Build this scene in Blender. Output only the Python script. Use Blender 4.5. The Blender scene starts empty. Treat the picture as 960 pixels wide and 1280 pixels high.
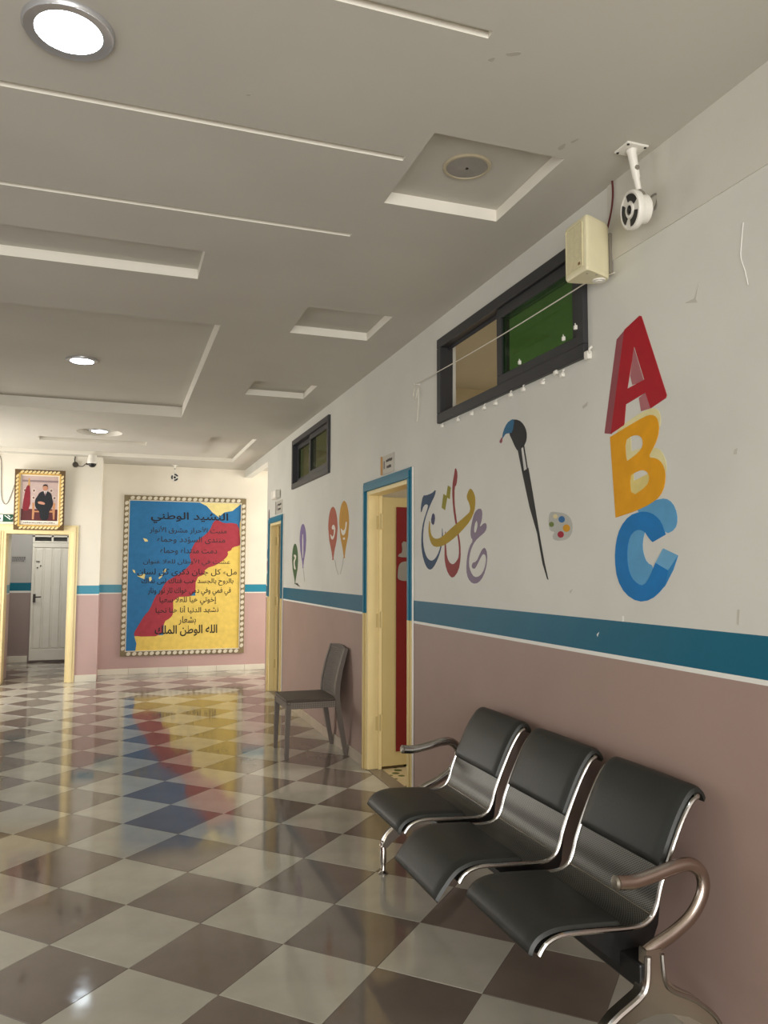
import bpy, bmesh, math, random
from mathutils import Vector, Matrix
from mathutils.geometry import tessellate_polygon
random.seed(7)
S = bpy.context.scene
COL = S.collection

# ------------------------------------------------------------------ camera
F_PX, YAW, PITCH, ROLL, HC = 967.81, 0.3315009, 0.0765415, 0.0032491, 1.43016
_f = Vector((math.sin(YAW)*math.cos(PITCH), math.cos(YAW)*math.cos(PITCH), math.sin(PITCH)))
_r = Vector((math.cos(YAW), -math.sin(YAW), 0)); _u = _r.cross(_f)
RT = math.cos(ROLL)*_r + math.sin(ROLL)*_u
UP = -math.sin(ROLL)*_r + math.cos(ROLL)*_u
FW = _f
CAM = Vector((0, 0, HC))
cd = bpy.data.cameras.new('camera'); cam = bpy.data.objects.new('camera', cd); COL.objects.link(cam)
cd.sensor_fit = 'VERTICAL'; cd.sensor_height = 36; cd.sensor_width = 27; cd.lens = F_PX/1280*36
cd.clip_start = 0.05; cd.clip_end = 100
cam.matrix_world = Matrix.Translation(CAM) @ Matrix((RT, UP, -FW)).transposed().to_4x4()
S.camera = cam

# ------------------------------------------------------------------ world, daylight, exposure
W = bpy.data.worlds.new('world'); S.world = W; W.use_nodes = True
bg = W.node_tree.nodes['Background']; bg.inputs[0].default_value = (0.93, 0.96, 1.0, 1); bg.inputs[1].default_value = 1.0
def area(name, loc, rot, sx, sy, power, col=(1, .96, .88)):
    l = bpy.data.lights.new(name, 'AREA'); l.shape = 'RECTANGLE'; l.size = sx; l.size_y = sy; l.energy = power; l.color = col
    o = bpy.data.objects.new(name, l); COL.objects.link(o); o.location = loc; o.rotation_euler = rot
    return o
H90 = math.pi/2
# daylight through the hall's openings, assumed where they are out of view
area('daylight_left_far', (-2.62, 9.55, 1.5), (0, -H90, 0), 1.6, 2.1, 135, (1, .96, .90))
area('daylight_left_near', (-2.62, 3.2, 1.6), (0, -H90, 0), 1.7, 2.2, 14, (1, .96, .89))
area('daylight_entrance', (-0.3, -2.8, 1.25), (H90, 0, 0), 3.2, 2.3, 235, (1, .98, .95))
area('daylight_side_passage', (4.3, 10.4, 1.5), (0, H90, 0), 2.2, 1.3, 105, (1, .96, .89))
area('classroom_fill', (3.9, 4.6, 2.85), (0, 0, 0), .6, .6, 52, (1, .96, .88))  # unseen fill light added to brighten the first classroom
area('classroom_fill_far', (3.9, 8.0, 2.85), (0, 0, 0), .6, .6, 30, (1, .96, .85))  # unseen fill light added for the second classroom
S.view_settings.view_transform = 'Standard'; S.view_settings.look = 'None'
S.view_settings.gamma = 1; S.view_settings.use_curve_mapping = False
S.view_settings.exposure = -0.22

# ------------------------------------------------------------------ pixel helpers (960x1280 frame)
def ray(x, y): return FW + (x-480)/F_PX*RT - (y-640)/F_PX*UP
def on_x(x, y, X): d = ray(x, y); return CAM + d*(X/d.x)
def on_y(x, y, Y): d = ray(x, y); return CAM + d*(Y/d.y)
def on_z(x, y, Z): d = ray(x, y); return CAM + d*((Z-HC)/d.z)
def to_px(p):
    d = Vector(p)-CAM; z = d.dot(FW)
    return (480+F_PX*d.dot(RT)/z, 640-F_PX*d.dot(UP)/z, z)

# ------------------------------------------------------------------ materials
def lin(h):
    h = h.lstrip('#'); o = []
    for i in (0, 2, 4):
        c = int(h[i:i+2], 16)/255; o.append(c/12.92 if c <= .04045 else ((c+.055)/1.055)**2.4)
    return (*o, 1)
MATS = {}
def mat(name, hexc, rough=.5, metal=0, var=.06, scale=6, bump=0, bscale=60, emit=0, spec=.5, rnd=0):
    if name in MATS: return MATS[name]
    m = bpy.data.materials.new(name); m.use_nodes = True; nt = m.node_tree; b = nt.nodes['Principled BSDF']
    c = lin(hexc); b.inputs['Roughness'].default_value = rough; b.inputs['Metallic'].default_value = metal
    b.inputs['Specular IOR Level'].default_value = spec
    tc = nt.nodes.new('ShaderNodeTexCoord')
    n = nt.nodes.new('ShaderNodeTexNoise'); n.inputs['Scale'].default_value = scale; n.inputs['Detail'].default_value = 6
    nt.links.new(tc.outputs['Object'], n.inputs['Vector'])
    mr = nt.nodes.new('ShaderNodeMapRange'); mr.inputs[1].default_value = .25; mr.inputs[2].default_value = .75
    mr.inputs[3].default_value = 1-var; mr.inputs[4].default_value = 1+var
    nt.links.new(n.outputs['Fac'], mr.inputs[0])
    hs = nt.nodes.new('ShaderNodeHueSaturation'); hs.inputs['Color'].default_value = c
    if rnd:
        oi = nt.nodes.new('ShaderNodeObjectInfo'); m2 = nt.nodes.new('ShaderNodeMapRange')
        m2.inputs[3].default_value = 1-rnd; m2.inputs[4].default_value = 1+rnd
        nt.links.new(oi.outputs['Random'], m2.inputs[0])
        mu = nt.nodes.new('ShaderNodeMath'); mu.operation = 'MULTIPLY'
        nt.links.new(m2.outputs[0], mu.inputs[0]); nt.links.new(mr.outputs[0], mu.inputs[1])
        nt.links.new(mu.outputs[0], hs.inputs['Value'])
    else: nt.links.new(mr.outputs[0], hs.inputs['Value'])
    nt.links.new(hs.outputs[0], b.inputs['Base Color'])
    if bump:
        n2 = nt.nodes.new('ShaderNodeTexNoise'); n2.inputs['Scale'].default_value = bscale; n2.inputs['Detail'].default_value = 4
        nt.links.new(tc.outputs['Object'], n2.inputs['Vector'])
        bp = nt.nodes.new('ShaderNodeBump'); bp.inputs['Strength'].default_value = bump; bp.inputs['Distance'].default_value = .004
        nt.links.new(n2.outputs['Fac'], bp.inputs['Height']); nt.links.new(bp.outputs[0], b.inputs['Normal'])
    if emit:
        b.inputs['Emission Color'].default_value = c; b.inputs['Emission Strength'].default_value = emit
    MATS[name] = m
    return m

def banded(name, stops, rough=.5, var=.065, bump=.15):
    """painted bands by height: stops = [(z, hex), ...]"""
    m = mat(name, '#ffffff', rough, 0, var, 1.7, bump, 35, spec=.3)
    nt = m.node_tree
    hs = [n for n in nt.nodes if n.type == 'HUE_SAT'][0]
    g = nt.nodes.new('ShaderNodeNewGeometry'); sx = nt.nodes.new('ShaderNodeSeparateXYZ')
    nt.links.new(g.outputs['Position'], sx.inputs[0])
    dv = nt.nodes.new('ShaderNodeMath'); dv.operation = 'DIVIDE'; dv.inputs[1].default_value = 4
    nt.links.new(sx.outputs['Z'], dv.inputs[0])
    r = nt.nodes.new('ShaderNodeValToRGB'); r.color_ramp.interpolation = 'CONSTANT'
    el = r.color_ramp.elements
    while len(el) < len(stops): el.new(.5)
    for e, (z, h) in zip(el, stops): e.position = max(0, z/4); e.color = lin(h)
    nt.links.new(dv.outputs[0], r.inputs[0]); nt.links.new(r.outputs[0], hs.inputs['Color'])
    # streaky brush wear
    return m
MAUVE, TEAL, WHITE = '#a28a80', '#005f78', '#d3d2c9'
BANDS = [(0, MAUVE), (1.096, '#e6e6de'), (1.110, TEAL), (1.235, WHITE)]
wall_paint = banded('hall_wall_paint', BANDS)
wall_lit = banded('lit_wall_paint', [(0, '#c3a59f'), (1.098, '#ece8de'), (1.112, '#2f8ba6'), (1.226, '#ebe5d6')], .3)  # hall bands in lighter tones, the brighter light on these walls painted in
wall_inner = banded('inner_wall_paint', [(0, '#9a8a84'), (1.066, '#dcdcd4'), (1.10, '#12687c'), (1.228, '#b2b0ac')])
ceil_m = mat('ceiling_plaster', '#c1bdb2', .75, 0, .05, 1.6, .1, 20)
white_m = mat('lit_recess_plaster', '#e9e4d8', .6, 0, .03)
cream = mat('cream_gloss_paint', '#f2dda4', .35, 0, .05, 3)
cream_dim = mat('cream_door_paint', '#d9c48a', .4, 0, .05, 3)
alu = mat('anthracite_aluminium', '#3a3a3c', .45, .3, .06)
chrome = mat('polished_chrome', '#b4afa8', .2, 1, .03)
pvc_white = mat('white_plastic', '#e8e4da', .4, 0, .03)
blackm = mat('black_plastic', '#151515', .4, 0, .03)

# ------------------------------------------------------------------ geometry helpers
BASE = {}
def tag(o, label=None, cat=None, group=None, kind=None):
    if label: o['label'] = label
    if cat: o['category'] = cat
    if group: o['group'] = group
    if kind: o['kind'] = kind
    return o
def thing(name, loc, label, cat, group=None, kind=None):
    o = bpy.data.objects.new(name, None); COL.objects.link(o); o.location = loc; o.empty_display_size = .1
    BASE[o.name] = Vector(loc)
    return tag(o, label, cat, group, kind)
def build(name, bm, m, parent=None, base=None, smooth=False):
    """bm is in world coordinates; returns ONE mesh object"""
    if parent is not None: b = BASE[parent.name]
    elif base is not None: b = Vector(base)
    else: b = Vector((0, 0, 0))
    bmesh.ops.recalc_face_normals(bm, faces=bm.faces)
    for v in bm.verts: v.co -= b
    me = bpy.data.meshes.new(name); bm.to_mesh(me); bm.free()
    if smooth:
        for p in me.polygons: p.use_smooth = True
        try: me.set_sharp_from_angle(angle=math.radians(40))
        except Exception: pass
    me.materials.append(m)
    o = bpy.data.objects.new(name, me); COL.objects.link(o)
    if parent is not None: o.parent = parent
    else: o.location = b
    BASE[o.name] = b
    return o
def B(): return bmesh.new()
def box(bm, x0, x1, y0, y1, z0, z1, bev=0, seg=2):
    t = bmesh.new()
    vs = [t.verts.new((x, y, z)) for x in (x0, x1) for y in (y0, y1) for z in (z0, z1)]
    for f in ((0, 1, 3, 2), (4, 6, 7, 5), (0, 4, 5, 1), (2, 3, 7, 6), (0, 2, 6, 4), (1, 5, 7, 3)): t.faces.new([vs[i] for i in f])
    if bev: bmesh.ops.bevel(t, geom=t.edges[:], offset=bev, segments=seg, affect='EDGES', profile=.5)
    merge(bm, t); return bm
def merge(bm, t, M=None):
    mp = {}
    for v in t.verts: mp[v] = bm.verts.new(M @ v.co if M else v.co)
    for f in t.faces:
        try: bm.faces.new([mp[v] for v in f.verts])
        except ValueError: pass
    t.free()
def spline(pts, n=6, closed=False):
    P = [Vector(p) for p in pts]; out = []; N = len(P)
    for i in range(N if closed else N-1):
        if closed: a, b, c, d = P[(i-1) % N], P[i], P[(i+1) % N], P[(i+2) % N]
        else: a, b, c, d = P[max(i-1, 0)], P[i], P[i+1], P[min(i+2, N-1)]
        for k in range(n):
            t = k/n
            out.append(.5*((2*b)+(c-a)*t+(2*a-5*b+4*c-d)*t*t+(3*b-a-3*c+d)*t**3))
    if not closed: out.append(P[-1])
    return out
def tube(bm, pts, r, seg=10, caps=True, flat=(1, 1), up=Vector((0, 0, 1))):
    P = [Vector(p) for p in pts]; rings = []; pn = None
    for i, p in enumerate(P):
        t = (P[min(i+1, len(P)-1)]-P[max(i-1, 0)]).normalized()
        if pn is None:
            a = up if abs(t.dot(up)) < .9 else Vector((1, 0, 0))
            n = (a-t*a.dot(t)).normalized()
        else: n = (pn-t*pn.dot(t)).normalized()
        pn = n; b = t.cross(n); rr = r[i] if isinstance(r, (list, tuple)) else r
        rings.append([bm.verts.new(p+(n*math.cos(2*math.pi*k/seg)*flat[0]+b*math.sin(2*math.pi*k/seg)*flat[1])*rr) for k in range(seg)])
    for a, b in zip(rings, rings[1:]):
        for k in range(seg): bm.faces.new((a[k], a[(k+1) % seg], b[(k+1) % seg], b[k]))
    if caps: bm.faces.new(rings[0][::-1]); bm.faces.new(rings[-1])
    return bm
def lathe(bm, prof, M, seg=24):
    """prof = [(r, h)] turned about local z, placed by matrix M"""
    rings = []
    for r, h in prof:
        if r < 1e-6: rings.append([bm.verts.new(M @ Vector((0, 0, h)))])
        else: rings.append([bm.verts.new(M @ Vector((r*math.cos(2*math.pi*k/seg), r*math.sin(2*math.pi*k/seg), h))) for k in range(seg)])
    for a, b in zip(rings, rings[1:]):
        for k in range(seg):
            q = [a[k % len(a)], a[(k+1) % len(a)], b[(k+1) % len(b)], b[k % len(b)]]
            q = [v for i, v in enumerate(q) if v not in q[:i]]
            if len(q) > 2:
                try: bm.faces.new(q)
                except ValueError: pass
    for r in (rings[0], rings[-1]):
        if len(r) > 2:
            try: bm.faces.new(r)
            except ValueError: pass
    return bm
def axis_m(loc, d):
    d = Vector(d).normalized(); return Matrix.Translation(loc) @ d.to_track_quat('Z', 'Y').to_matrix().to_4x4()
def voxel(xs, ys, zs, fill):
    bm = B(); vd = {}
    def V(i, j, k):
        if (i, j, k) not in vd: vd[i, j, k] = bm.verts.new((xs[i], ys[j], zs[k]))
        return vd[i, j, k]
    nx, ny, nz = len(xs)-1, len(ys)-1, len(zs)-1
    F = {(i, j, k): fill((xs[i]+xs[i+1])/2, (ys[j]+ys[j+1])/2, (zs[k]+zs[k+1])/2) for i in range(nx) for j in range(ny) for k in range(nz)}
    for (i, j, k), on in F.items():
        if not on: continue
        for (a, b, c), q in (((-1, 0, 0), ((0, 0, 0), (0, 0, 1), (0, 1, 1), (0, 1, 0))), ((1, 0, 0), ((1, 0, 0), (1, 1, 0), (1, 1, 1), (1, 0, 1))),
                             ((0, -1, 0), ((0, 0, 0), (1, 0, 0), (1, 0, 1), (0, 0, 1))), ((0, 1, 0), ((0, 1, 0), (0, 1, 1), (1, 1, 1), (1, 1, 0))),
                             ((0, 0, -1), ((0, 0, 0), (0, 1, 0), (1, 1, 0), (1, 0, 0))), ((0, 0, 1), ((0, 0, 1), (1, 0, 1), (1, 1, 1), (0, 1, 1)))):
            if not F.get((i+a, j+b, k+c), False):
                bm.faces.new([V(i+d, j+e, k+g) for d, e, g in q])
    return bm
def prism(bm, loops, place, t):
    """loops: [outer, hole, ...] of 2-D points; place(u, v, d) -> world point; d = 0 back, t front"""
    idx = []; vf = []; vb = []
    for lp in loops:
        for u, v in lp: vf.append(bm.verts.new(place(u, v, t))); vb.append(bm.verts.new(place(u, v, 0)))
    for tri in tessellate_polygon([[Vector((u, v, 0)) for u, v in lp] for lp in loops]):
        if len(set(tri)) == 3:
            try: bm.faces.new([vf[i] for i in tri]); bm.faces.new([vb[i] for i in tri[::-1]])
            except ValueError: pass
    s = 0
    for lp in loops:
        n = len(lp)
        for i in range(n):
            a, b = s+i, s+(i+1) % n
            try: bm.faces.new((vf[a], vf[b], vb[b], vb[a]))
            except ValueError: pass
        s += n
    return bm
def smooth2(pts, it=2):
    for _ in range(it):
        o = []
        for i, p in enumerate(pts):
            q = pts[(i+1) % len(pts)]
            o += [(p[0]*.75+q[0]*.25, p[1]*.75+q[1]*.25), (p[0]*.25+q[0]*.75, p[1]*.25+q[1]*.75)]
        pts = o
    return pts
def sub(rects): return sorted(set(round(v, 5) for v in rects))

# ------------------------------------------------------------------ the room
XR, XL, YB, YF, YD, ZC = 1.755, -2.335, -2.5, 11.4, 10.8, 2.915
WT = .10                        # thickness of the right wall
XP = -0.21                      # return of the end wall next to the yellow door
YE = 9.57                       # end of right wall; passage to the right beyond
D1 = (4.60, 5.46, 2.02); D2 = (8.60, 9.31, 2.00)        # clear door openings in right wall
W1 = (2.60, 4.10, 2.285, 2.78); W2 = (6.56, 8.07, 2.295, 2.815)
# floor bed and tiles -------------------------------------------------
bm = B(); box(bm, XL-.2, 4.4, YB-.2, 13.6, -.08, -.004)
grout = mat('floor_grout', '#8f887c', .7)
floor_o = tag(build('floor', bm, grout), 'brown and beige polished diagonal checkerboard tiled hall floor', 'floor', kind='structure')
TS, TA = .40, -0.7806732
OX, OY = 0.05317470*HC, 2.92407165*HC
cu, su = math.cos(TA), math.sin(TA)
def tpt(i, j): return (OX+TS*(cu*i-su*j), OY+TS*(su*i+cu*j))
REG = [(XL, XR, YB, YD), (XP, 4.3, YD, YF), (XR, 4.3, YE, YD), (-1.9, XP-.05, YD, 13.35)]
def inside(p): return any(a-1e-6 <= p[0] <= b+1e-6 and c-1e-6 <= p[1] <= d+1e-6 for a, b, c, d in REG)
def clip(poly, reg):
    a, b, c, d = reg
    for ax, lim, sg in ((0, a, 1), (0, b, -1), (1, c, 1), (1, d, -1)):
        o = []
        for i, p in enumerate(poly):
            q = poly[(i+1) % len(poly)]; ip = sg*(p[ax]-lim) >= -1e-9; iq = sg*(q[ax]-lim) >= -1e-9
            if ip: o.append(p)
            if ip != iq:
                t = (lim-p[ax])/(q[ax]-p[ax]); o.append((p[0]+t*(q[0]-p[0]), p[1]+t*(q[1]-p[1])))
        poly = o
        if not poly: return []
    return poly
def tile_mat(name, h, dark):
    m = mat(name, h, .10 if not dark else .085, 0, .12, 5, .02, 9, rnd=.05)
    nt = m.node_tree; b = nt.nodes['Principled BSDF']
    n = nt.nodes.new('ShaderNodeTexNoise'); n.inputs['Scale'].default_value = 18; n.inputs['Detail'].default_value = 8
    tc = [x for x in nt.nodes if x.type == 'TEX_COORD'][0]; nt.links.new(tc.outputs['Object'], n.inputs['Vector'])
    mr = nt.nodes.new('ShaderNodeMapRange'); mr.inputs[1].default_value = .3; mr.inputs[2].default_value = .7; mr.inputs[3].default_value = .03; mr.inputs[4].default_value = .13
    nt.links.new(n.outputs['Fac'], mr.inputs[0]); nt.links.new(mr.outputs[0], b.inputs['Roughness'])
    b.inputs['IOR'].default_value = 1.55
    return m
TM = [tile_mat('brown_floor_tile', '#766a60', True), tile_mat('beige_floor_tile', '#b7b2a4', False)]
def tile_bm(poly, z0=-.006, g=.0013, bv=.0012):
    cx = sum(p[0] for p in poly)/len(poly); cy = sum(p[1] for p in poly)/len(poly)
    def ins(p, d):
        L = math.hypot(p[0]-cx, p[1]-cy); k = max(0, 1-d/max(L, 1e-4)); return (cx+(p[0]-cx)*k, cy+(p[1]-cy)*k)
    bm = B()
    lo = [bm.verts.new((*ins(p, g), z0)) for p in poly]; mi = [bm.verts.new((*ins(p, g), -bv)) for p in poly]
    hi = [bm.verts.new((*ins(p, g+bv*1.5), 0)) for p in poly]
    n = len(poly)
    for a, b in ((lo, mi), (mi, hi)):
        for k in range(n): bm.faces.new((a[k], a[(k+1) % n], b[(k+1) % n], b[k]))
    bm.faces.new(hi)
    return bm
def to_mesh(name, bm, m):
    bmesh.ops.recalc_face_normals(bm, faces=bm.faces)
    me = bpy.data.meshes.new(name); bm.to_mesh(me); bm.free(); me.materials.append(m); return me
hh = TS/2
TMESH = [to_mesh('floor_tile', tile_bm([(-hh, -hh), (hh, -hh), (hh, hh), (-hh, hh)]), TM[k]) for k in (0, 1)]
cand = []; rest = [B(), B()]
for i in range(-40, 41):
    for j in range(-40, 41):
        c = [tpt(i, j), tpt(i+1, j), tpt(i+1, j+1), tpt(i, j+1)]
        ce = tpt(i+.5, j+.5); k = (i+j) % 2
        full = all(inside(p) for p in c) and inside(ce)
        pieces = [('f', c)] if full else [('c', clip(c, r)) for r in REG]
        for kind, pl in pieces:
            if len(pl) < 3: continue
            ar = abs(sum(pl[a][0]*pl[(a+1) % len(pl)][1]-pl[(a+1) % len(pl)][0]*pl[a][1] for a in range(len(pl))))/2
            if ar < 2e-4: continue
            m_ = (sum(p[0] for p in pl)/len(pl), sum(p[1] for p in pl)/len(pl))
            x, y, z = to_px((m_[0], m_[1], 0))
            vis = z > .3 and -70 < x < 1030 and 640 < y < 1400
            cand.append((0 if vis else 1, -ar/max(z, .1)**3 if vis else 0, kind, pl, k, ce))
cand.sort(key=lambda t: (t[0], t[1]))
for n, (nv, _, kind, pl, k, ce) in enumerate(cand):
    if n < 300 and not nv:
        if kind == 'f':
            o = bpy.data.objects.new('floor_tile', TMESH[k]); COL.objects.link(o); o.location = (ce[0], ce[1], 0); o.rotation_euler = (0, 0, TA)
        else:
            bm = tile_bm([(p[0]-ce[0], p[1]-ce[1]) for p in pl])
            o = bpy.data.objects.new('floor_tile', to_mesh('floor_tile', bm, TM[k])); COL.objects.link(o); o.location = (ce[0], ce[1], 0)
        o.parent = floor_o
    else: merge(rest[k], tile_bm(pl))
for k in (0, 1): tag(build('remaining_floor_tiles', rest[k], TM[k], floor_o), kind='stuff')

# ceiling with recesses ------------------------------------------------
CX = -.29
REC = []      # x0,x1,y0,y1,depth
for y in (1.15, 1.85, 2.535, 3.21): REC.append((2*CX-.94, .94, y-.03, y, .02))
REC.append((2*CX-.35, .35, 3.59, 3.95, .05))
REC.append((2*CX-.555, .555, 4.67, 7.66, .10))
REC.append((2*CX-.29, .29, 9.28, 9.55, .04))
for a, b in ((2.33, 2.86), (4.17, 4.67), (5.97, 6.47)):
    REC.append((.98, 1.485, a, b, .05)); REC.append((2*CX-1.485, 2*CX-.98, a, b, .05))
REC.append((.96, 1.46, 8.67, 10.62, .05)); REC.append((XL+.2, 1.46, 10.26, 10.62, .05))
LC = (-.215, 8.82, .235)
REC.append((LC[0]-.26, LC[0]+.26, LC[1]-.26, LC[1]+.26, .05))
xs = sub([XL-.2, 4.4, XP]+[v for r in REC for v in r[:2]]); ys = sub([YB-.2, YD, 13.6]+[v for r in REC for v in r[2:4]])
zs = [ZC, ZC+.02, ZC+.04, ZC+.05, ZC+.10, ZC+.16]
def cfill(x, y, z):
    return not any(a < x < b and c < y < d and z < ZC+h for a, b, c, d, h in REC)
ceil_o = tag(build('ceiling', voxel(xs, ys, zs, cfill), ceil_m), 'grey-white plaster ceiling with sunken square panels and narrow grooves', 'ceiling', kind='structure')
ceil_o.data.materials.append(white_m)          # recess lips in lighter plaster, the light falling on them painted in
for p in ceil_o.data.polygons:
    if abs(p.normal.z) < .5 and p.center.x > XL-.1 and p.center.x < 4.3: p.material_index = 1
bm = B(); N = 48; s = .26
ring = []
for k in range(N):
    a = 2*math.pi*k/N; c_, s_ = math.cos(a), math.sin(a); q = s/max(abs(c_), abs(s_))
    ring.append((bm.verts.new((LC[0]+q*c_, LC[1]+q*s_, ZC)), bm.verts.new((LC[0]+LC[2]*c_, LC[1]+LC[2]*s_, ZC)), bm.verts.new((LC[0]+LC[2]*c_, LC[1]+LC[2]*s_, ZC+.05))))
for k in range(N):
    a, b = ring[k], ring[(k+1) % N]
    bm.faces.new((a[0], b[0], b[1], a[1])); f_ = bm.faces.new((a[1], b[1], b[2], a[2])); f_.material_index = 1
build('round_recess', bm, ceil_m, ceil_o).data.materials.append(white_m)

# walls -----------------------------------------------------------------
def holes_fill(hs): return lambda u, z: any(a < u < b and c < z < d for a, b, c, d in hs)
HR = [(D1[0], D1[1], -1, D1[2]), (D2[0], D2[1], -1, D2[2]), W1, W2, (YE, YF+.1, -1, 2.80)]
h = holes_fill(HR)
ys = sub([YB, YF]+[v for q in HR for v in q[:2] if YB <= v <= YF]); zs = sub([0, ZC]+[v for q in HR for v in q[2:] if 0 < v < ZC])
wr = tag(build('wall_right', voxel([XR, XR+WT], ys, zs, lambda x, y, z: not h(y, z)), wall_paint),
         'long hall wall, white above a teal stripe and mauve below', 'wall', kind='structure')
bm = B(); box(bm, XR-.005, XR, YB, 2.45, 2.612, ZC)
build('plaster_ridge', bm, mat('ridge_grey', '#cdc9be', .7, 0, .06, 3, .2, 30), wr)  # strip below the ceiling, greyer than the wall under it
bm = B(); box(bm, XP-.2, 4.3, YF, YF+.2, 0, ZC)
wf = tag(build('wall_far', bm, wall_lit), 'bright end wall with teal stripe and pink lower part behind the map painting', 'wall', kind='structure')
DL = (-1.36, -.565, 1.925)
hd = holes_fill([(DL[0], DL[1], -1, DL[2])])
we = tag(build('wall_end_left', voxel(sub([XL, XP, DL[0], DL[1]]), [YD, YF+.2], sub([0, DL[2], ZC]), lambda x, y, z: not hd(x, z)), wall_lit),
         'bright end wall with the yellow-framed doorway below the portrait', 'wall', kind='structure')
LW = [(.9, 2.0, .8, 2.45), (2.3, 4.4, .8, 2.45), (8.4, 10.7, .7, 2.35)]
hl = holes_fill(LW)
tag(build('wall_left', voxel([XL-.2, XL], sub([YB, YF]+[v for q in LW for v in q[:2]]), sub([0, ZC]+[v for q in LW for v in q[2:]]), lambda x, y, z: not hl(y, z)), wall_paint),
    'hall wall with wide windows opposite the painted murals', 'wall', kind='structure')
EN = [(-1.9, 1.3, -1, 2.4)]; he = holes_fill(EN)
tag(build('wall_back', voxel(sub([XL-.2, XR+.2, -1.9, 1.3]), [YB-.2, YB], sub([0, 2.4, ZC]), lambda x, y, z: not he(x, z)), wall_paint),
    'hall wall with the wide open entrance', 'wall', kind='structure')
for n, (a, b, c, d) in enumerate(LW):
    bm = B()
    for u0, u1 in [(a, a+.05), (b-.05, b)]+[(a+(b-a)*t-.025, a+(b-a)*t+.025) for t in (1/3, 2/3)]: box(bm, XL-.12, XL-.06, u0, u1, c, d)
    box(bm, XL-.12, XL-.06, a, b, c, c+.05); box(bm, XL-.12, XL-.06, a, b, d-.05, d)
    tag(build('window_%d' % (n+3), bm, alu), ['narrow dark aluminium window frame opposite the bench', 'wide dark aluminium window frame opposite the bench', 'widest dark aluminium window frame opposite the plastic chair'][n], 'window', kind='structure')
# passage on the right past the corner
bm = B(); box(bm, XR+WT, 4.3, YE-.2, YE, 0, ZC); tag(build('wall_passage', bm, wall_lit), 'side passage wall around the corner past the second classroom door', 'wall', kind='structure')
# inner passage behind the yellow door frame
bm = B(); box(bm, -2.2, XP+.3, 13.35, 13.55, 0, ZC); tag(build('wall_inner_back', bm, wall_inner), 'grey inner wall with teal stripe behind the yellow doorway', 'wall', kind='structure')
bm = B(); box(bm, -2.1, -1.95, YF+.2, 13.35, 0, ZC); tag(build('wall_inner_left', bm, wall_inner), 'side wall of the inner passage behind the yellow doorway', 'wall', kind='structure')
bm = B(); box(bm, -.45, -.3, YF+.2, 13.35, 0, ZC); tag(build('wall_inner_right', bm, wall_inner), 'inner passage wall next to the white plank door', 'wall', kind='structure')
area('inner_passage_fill', (-1.2, 12.4, 2.85), (0, 0, 0), .5, .5, 22, (1, .98, .94))  # unseen fill light added to lift the white door and passage
# classrooms behind the right wall
tan = mat('classroom_tan_paint', '#c6b99f', .6)
cf = mat('classroom_mosaic_floor', '#c9b68c', .35, 0, .1, 5)
nt = cf.node_tree; vo = nt.nodes.new('ShaderNodeTexVoronoi'); vo.inputs['Scale'].default_value = 9
tc = [x for x in nt.nodes if x.type == 'TEX_COORD'][0]; nt.links.new(tc.outputs['Object'], vo.inputs['Vector'])
lt = nt.nodes.new('ShaderNodeMath'); lt.operation = 'LESS_THAN'; lt.inputs[1].default_value = .28; nt.links.new(vo.outputs['Distance'], lt.inputs[0])
mx = nt.nodes.new('ShaderNodeMix'); mx.data_type = 'RGBA'; hs = [n for n in nt.nodes if n.type == 'HUE_SAT'][0]
nt.links.new(lt.outputs[0], mx.inputs[0]); nt.links.new(hs.outputs[0], mx.inputs[6]); mx.inputs[7].default_value = lin('#4e5a2c')
nt.links.new(mx.outputs[2], nt.nodes['Principled BSDF'].inputs['Base Color'])
for n, (a, b) in enumerate(((2.1, 5.75), (5.95, 9.35))):
    x0 = XR+WT
    bm = voxel([x0, x0+.02, 5.4, 5.5], [a, a+.1, b-.1, b], [0, .01, ZC-.01, ZC],
               lambda x, y, z: (y < a+.1 or y > b-.1 or x > 5.4))
    tag(build('wall_classroom_%d' % (n+1), bm, tan), 'tan classroom walls seen through the %s' % ('green-paned window' if n == 0 else 'small far window'), 'wall', kind='structure')
    bm = B(); box(bm, x0, 5.4, a, b, -.004, 0)
    tag(build('floor_classroom_%d' % (n+1), bm, cf), 'speckled cream classroom floor inside the %s' % ('red-panelled door' if n == 0 else 'second classroom door'), 'floor', kind='structure')
    bm = B(); d = (D1, D2)[n]; box(bm, XR, XR+WT, d[0], d[1], -.004, .004, .001)
    tag(build('trim_%d' % (n+1), bm, mat('door_threshold_stone', '#7c7062', .3)), 'stone threshold strip under the %s' % ('red-panelled door' if n == 0 else 'second classroom door'), 'threshold', kind='structure')
# baseboards: separate skirting tiles ------------------------------------
sk = mat('skirting_tile', '#b9ab99', .25, 0, .06, 5, rnd=.06); skw = mat('pale_skirting_tile', '#e2dccb', .3, 0, .05, 5, rnd=.05)
def skirting(name, label, p0, p1, nrm, m, hgt=.085, step=.4):
    p0, p1, nrm = Vector(p0), Vector(p1), Vector(nrm); L = (p1-p0).length; d = (p1-p0)/L
    bm = B()
    def bx(bm, a, b, t, h, bev=0):
        q = [p0+d*a, p0+d*b, p0+d*a+nrm*t, p0+d*b+nrm*t]
        box(bm, min(v.x for v in q), max(v.x for v in q), min(v.y for v in q), max(v.y for v in q), 0.0002, h, bev, 1)
    bx(bm, 0, L, .004, hgt-.004)
    o = tag(build(name, bm, grout), label, 'baseboard', kind='structure')
    a = 0
    while a < L-.01:
        t = B(); bx(t, a+.0015, min(a+step, L)-.0015, .011, hgt, .002); build('skirting_tile', t, m, o); a += step
skirting('baseboard_right', 'low beige skirting tiles along the mauve wall behind the bench', (XR, YB, 0), (XR, 4.54, 0), (-1, 0, 0), sk)
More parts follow.
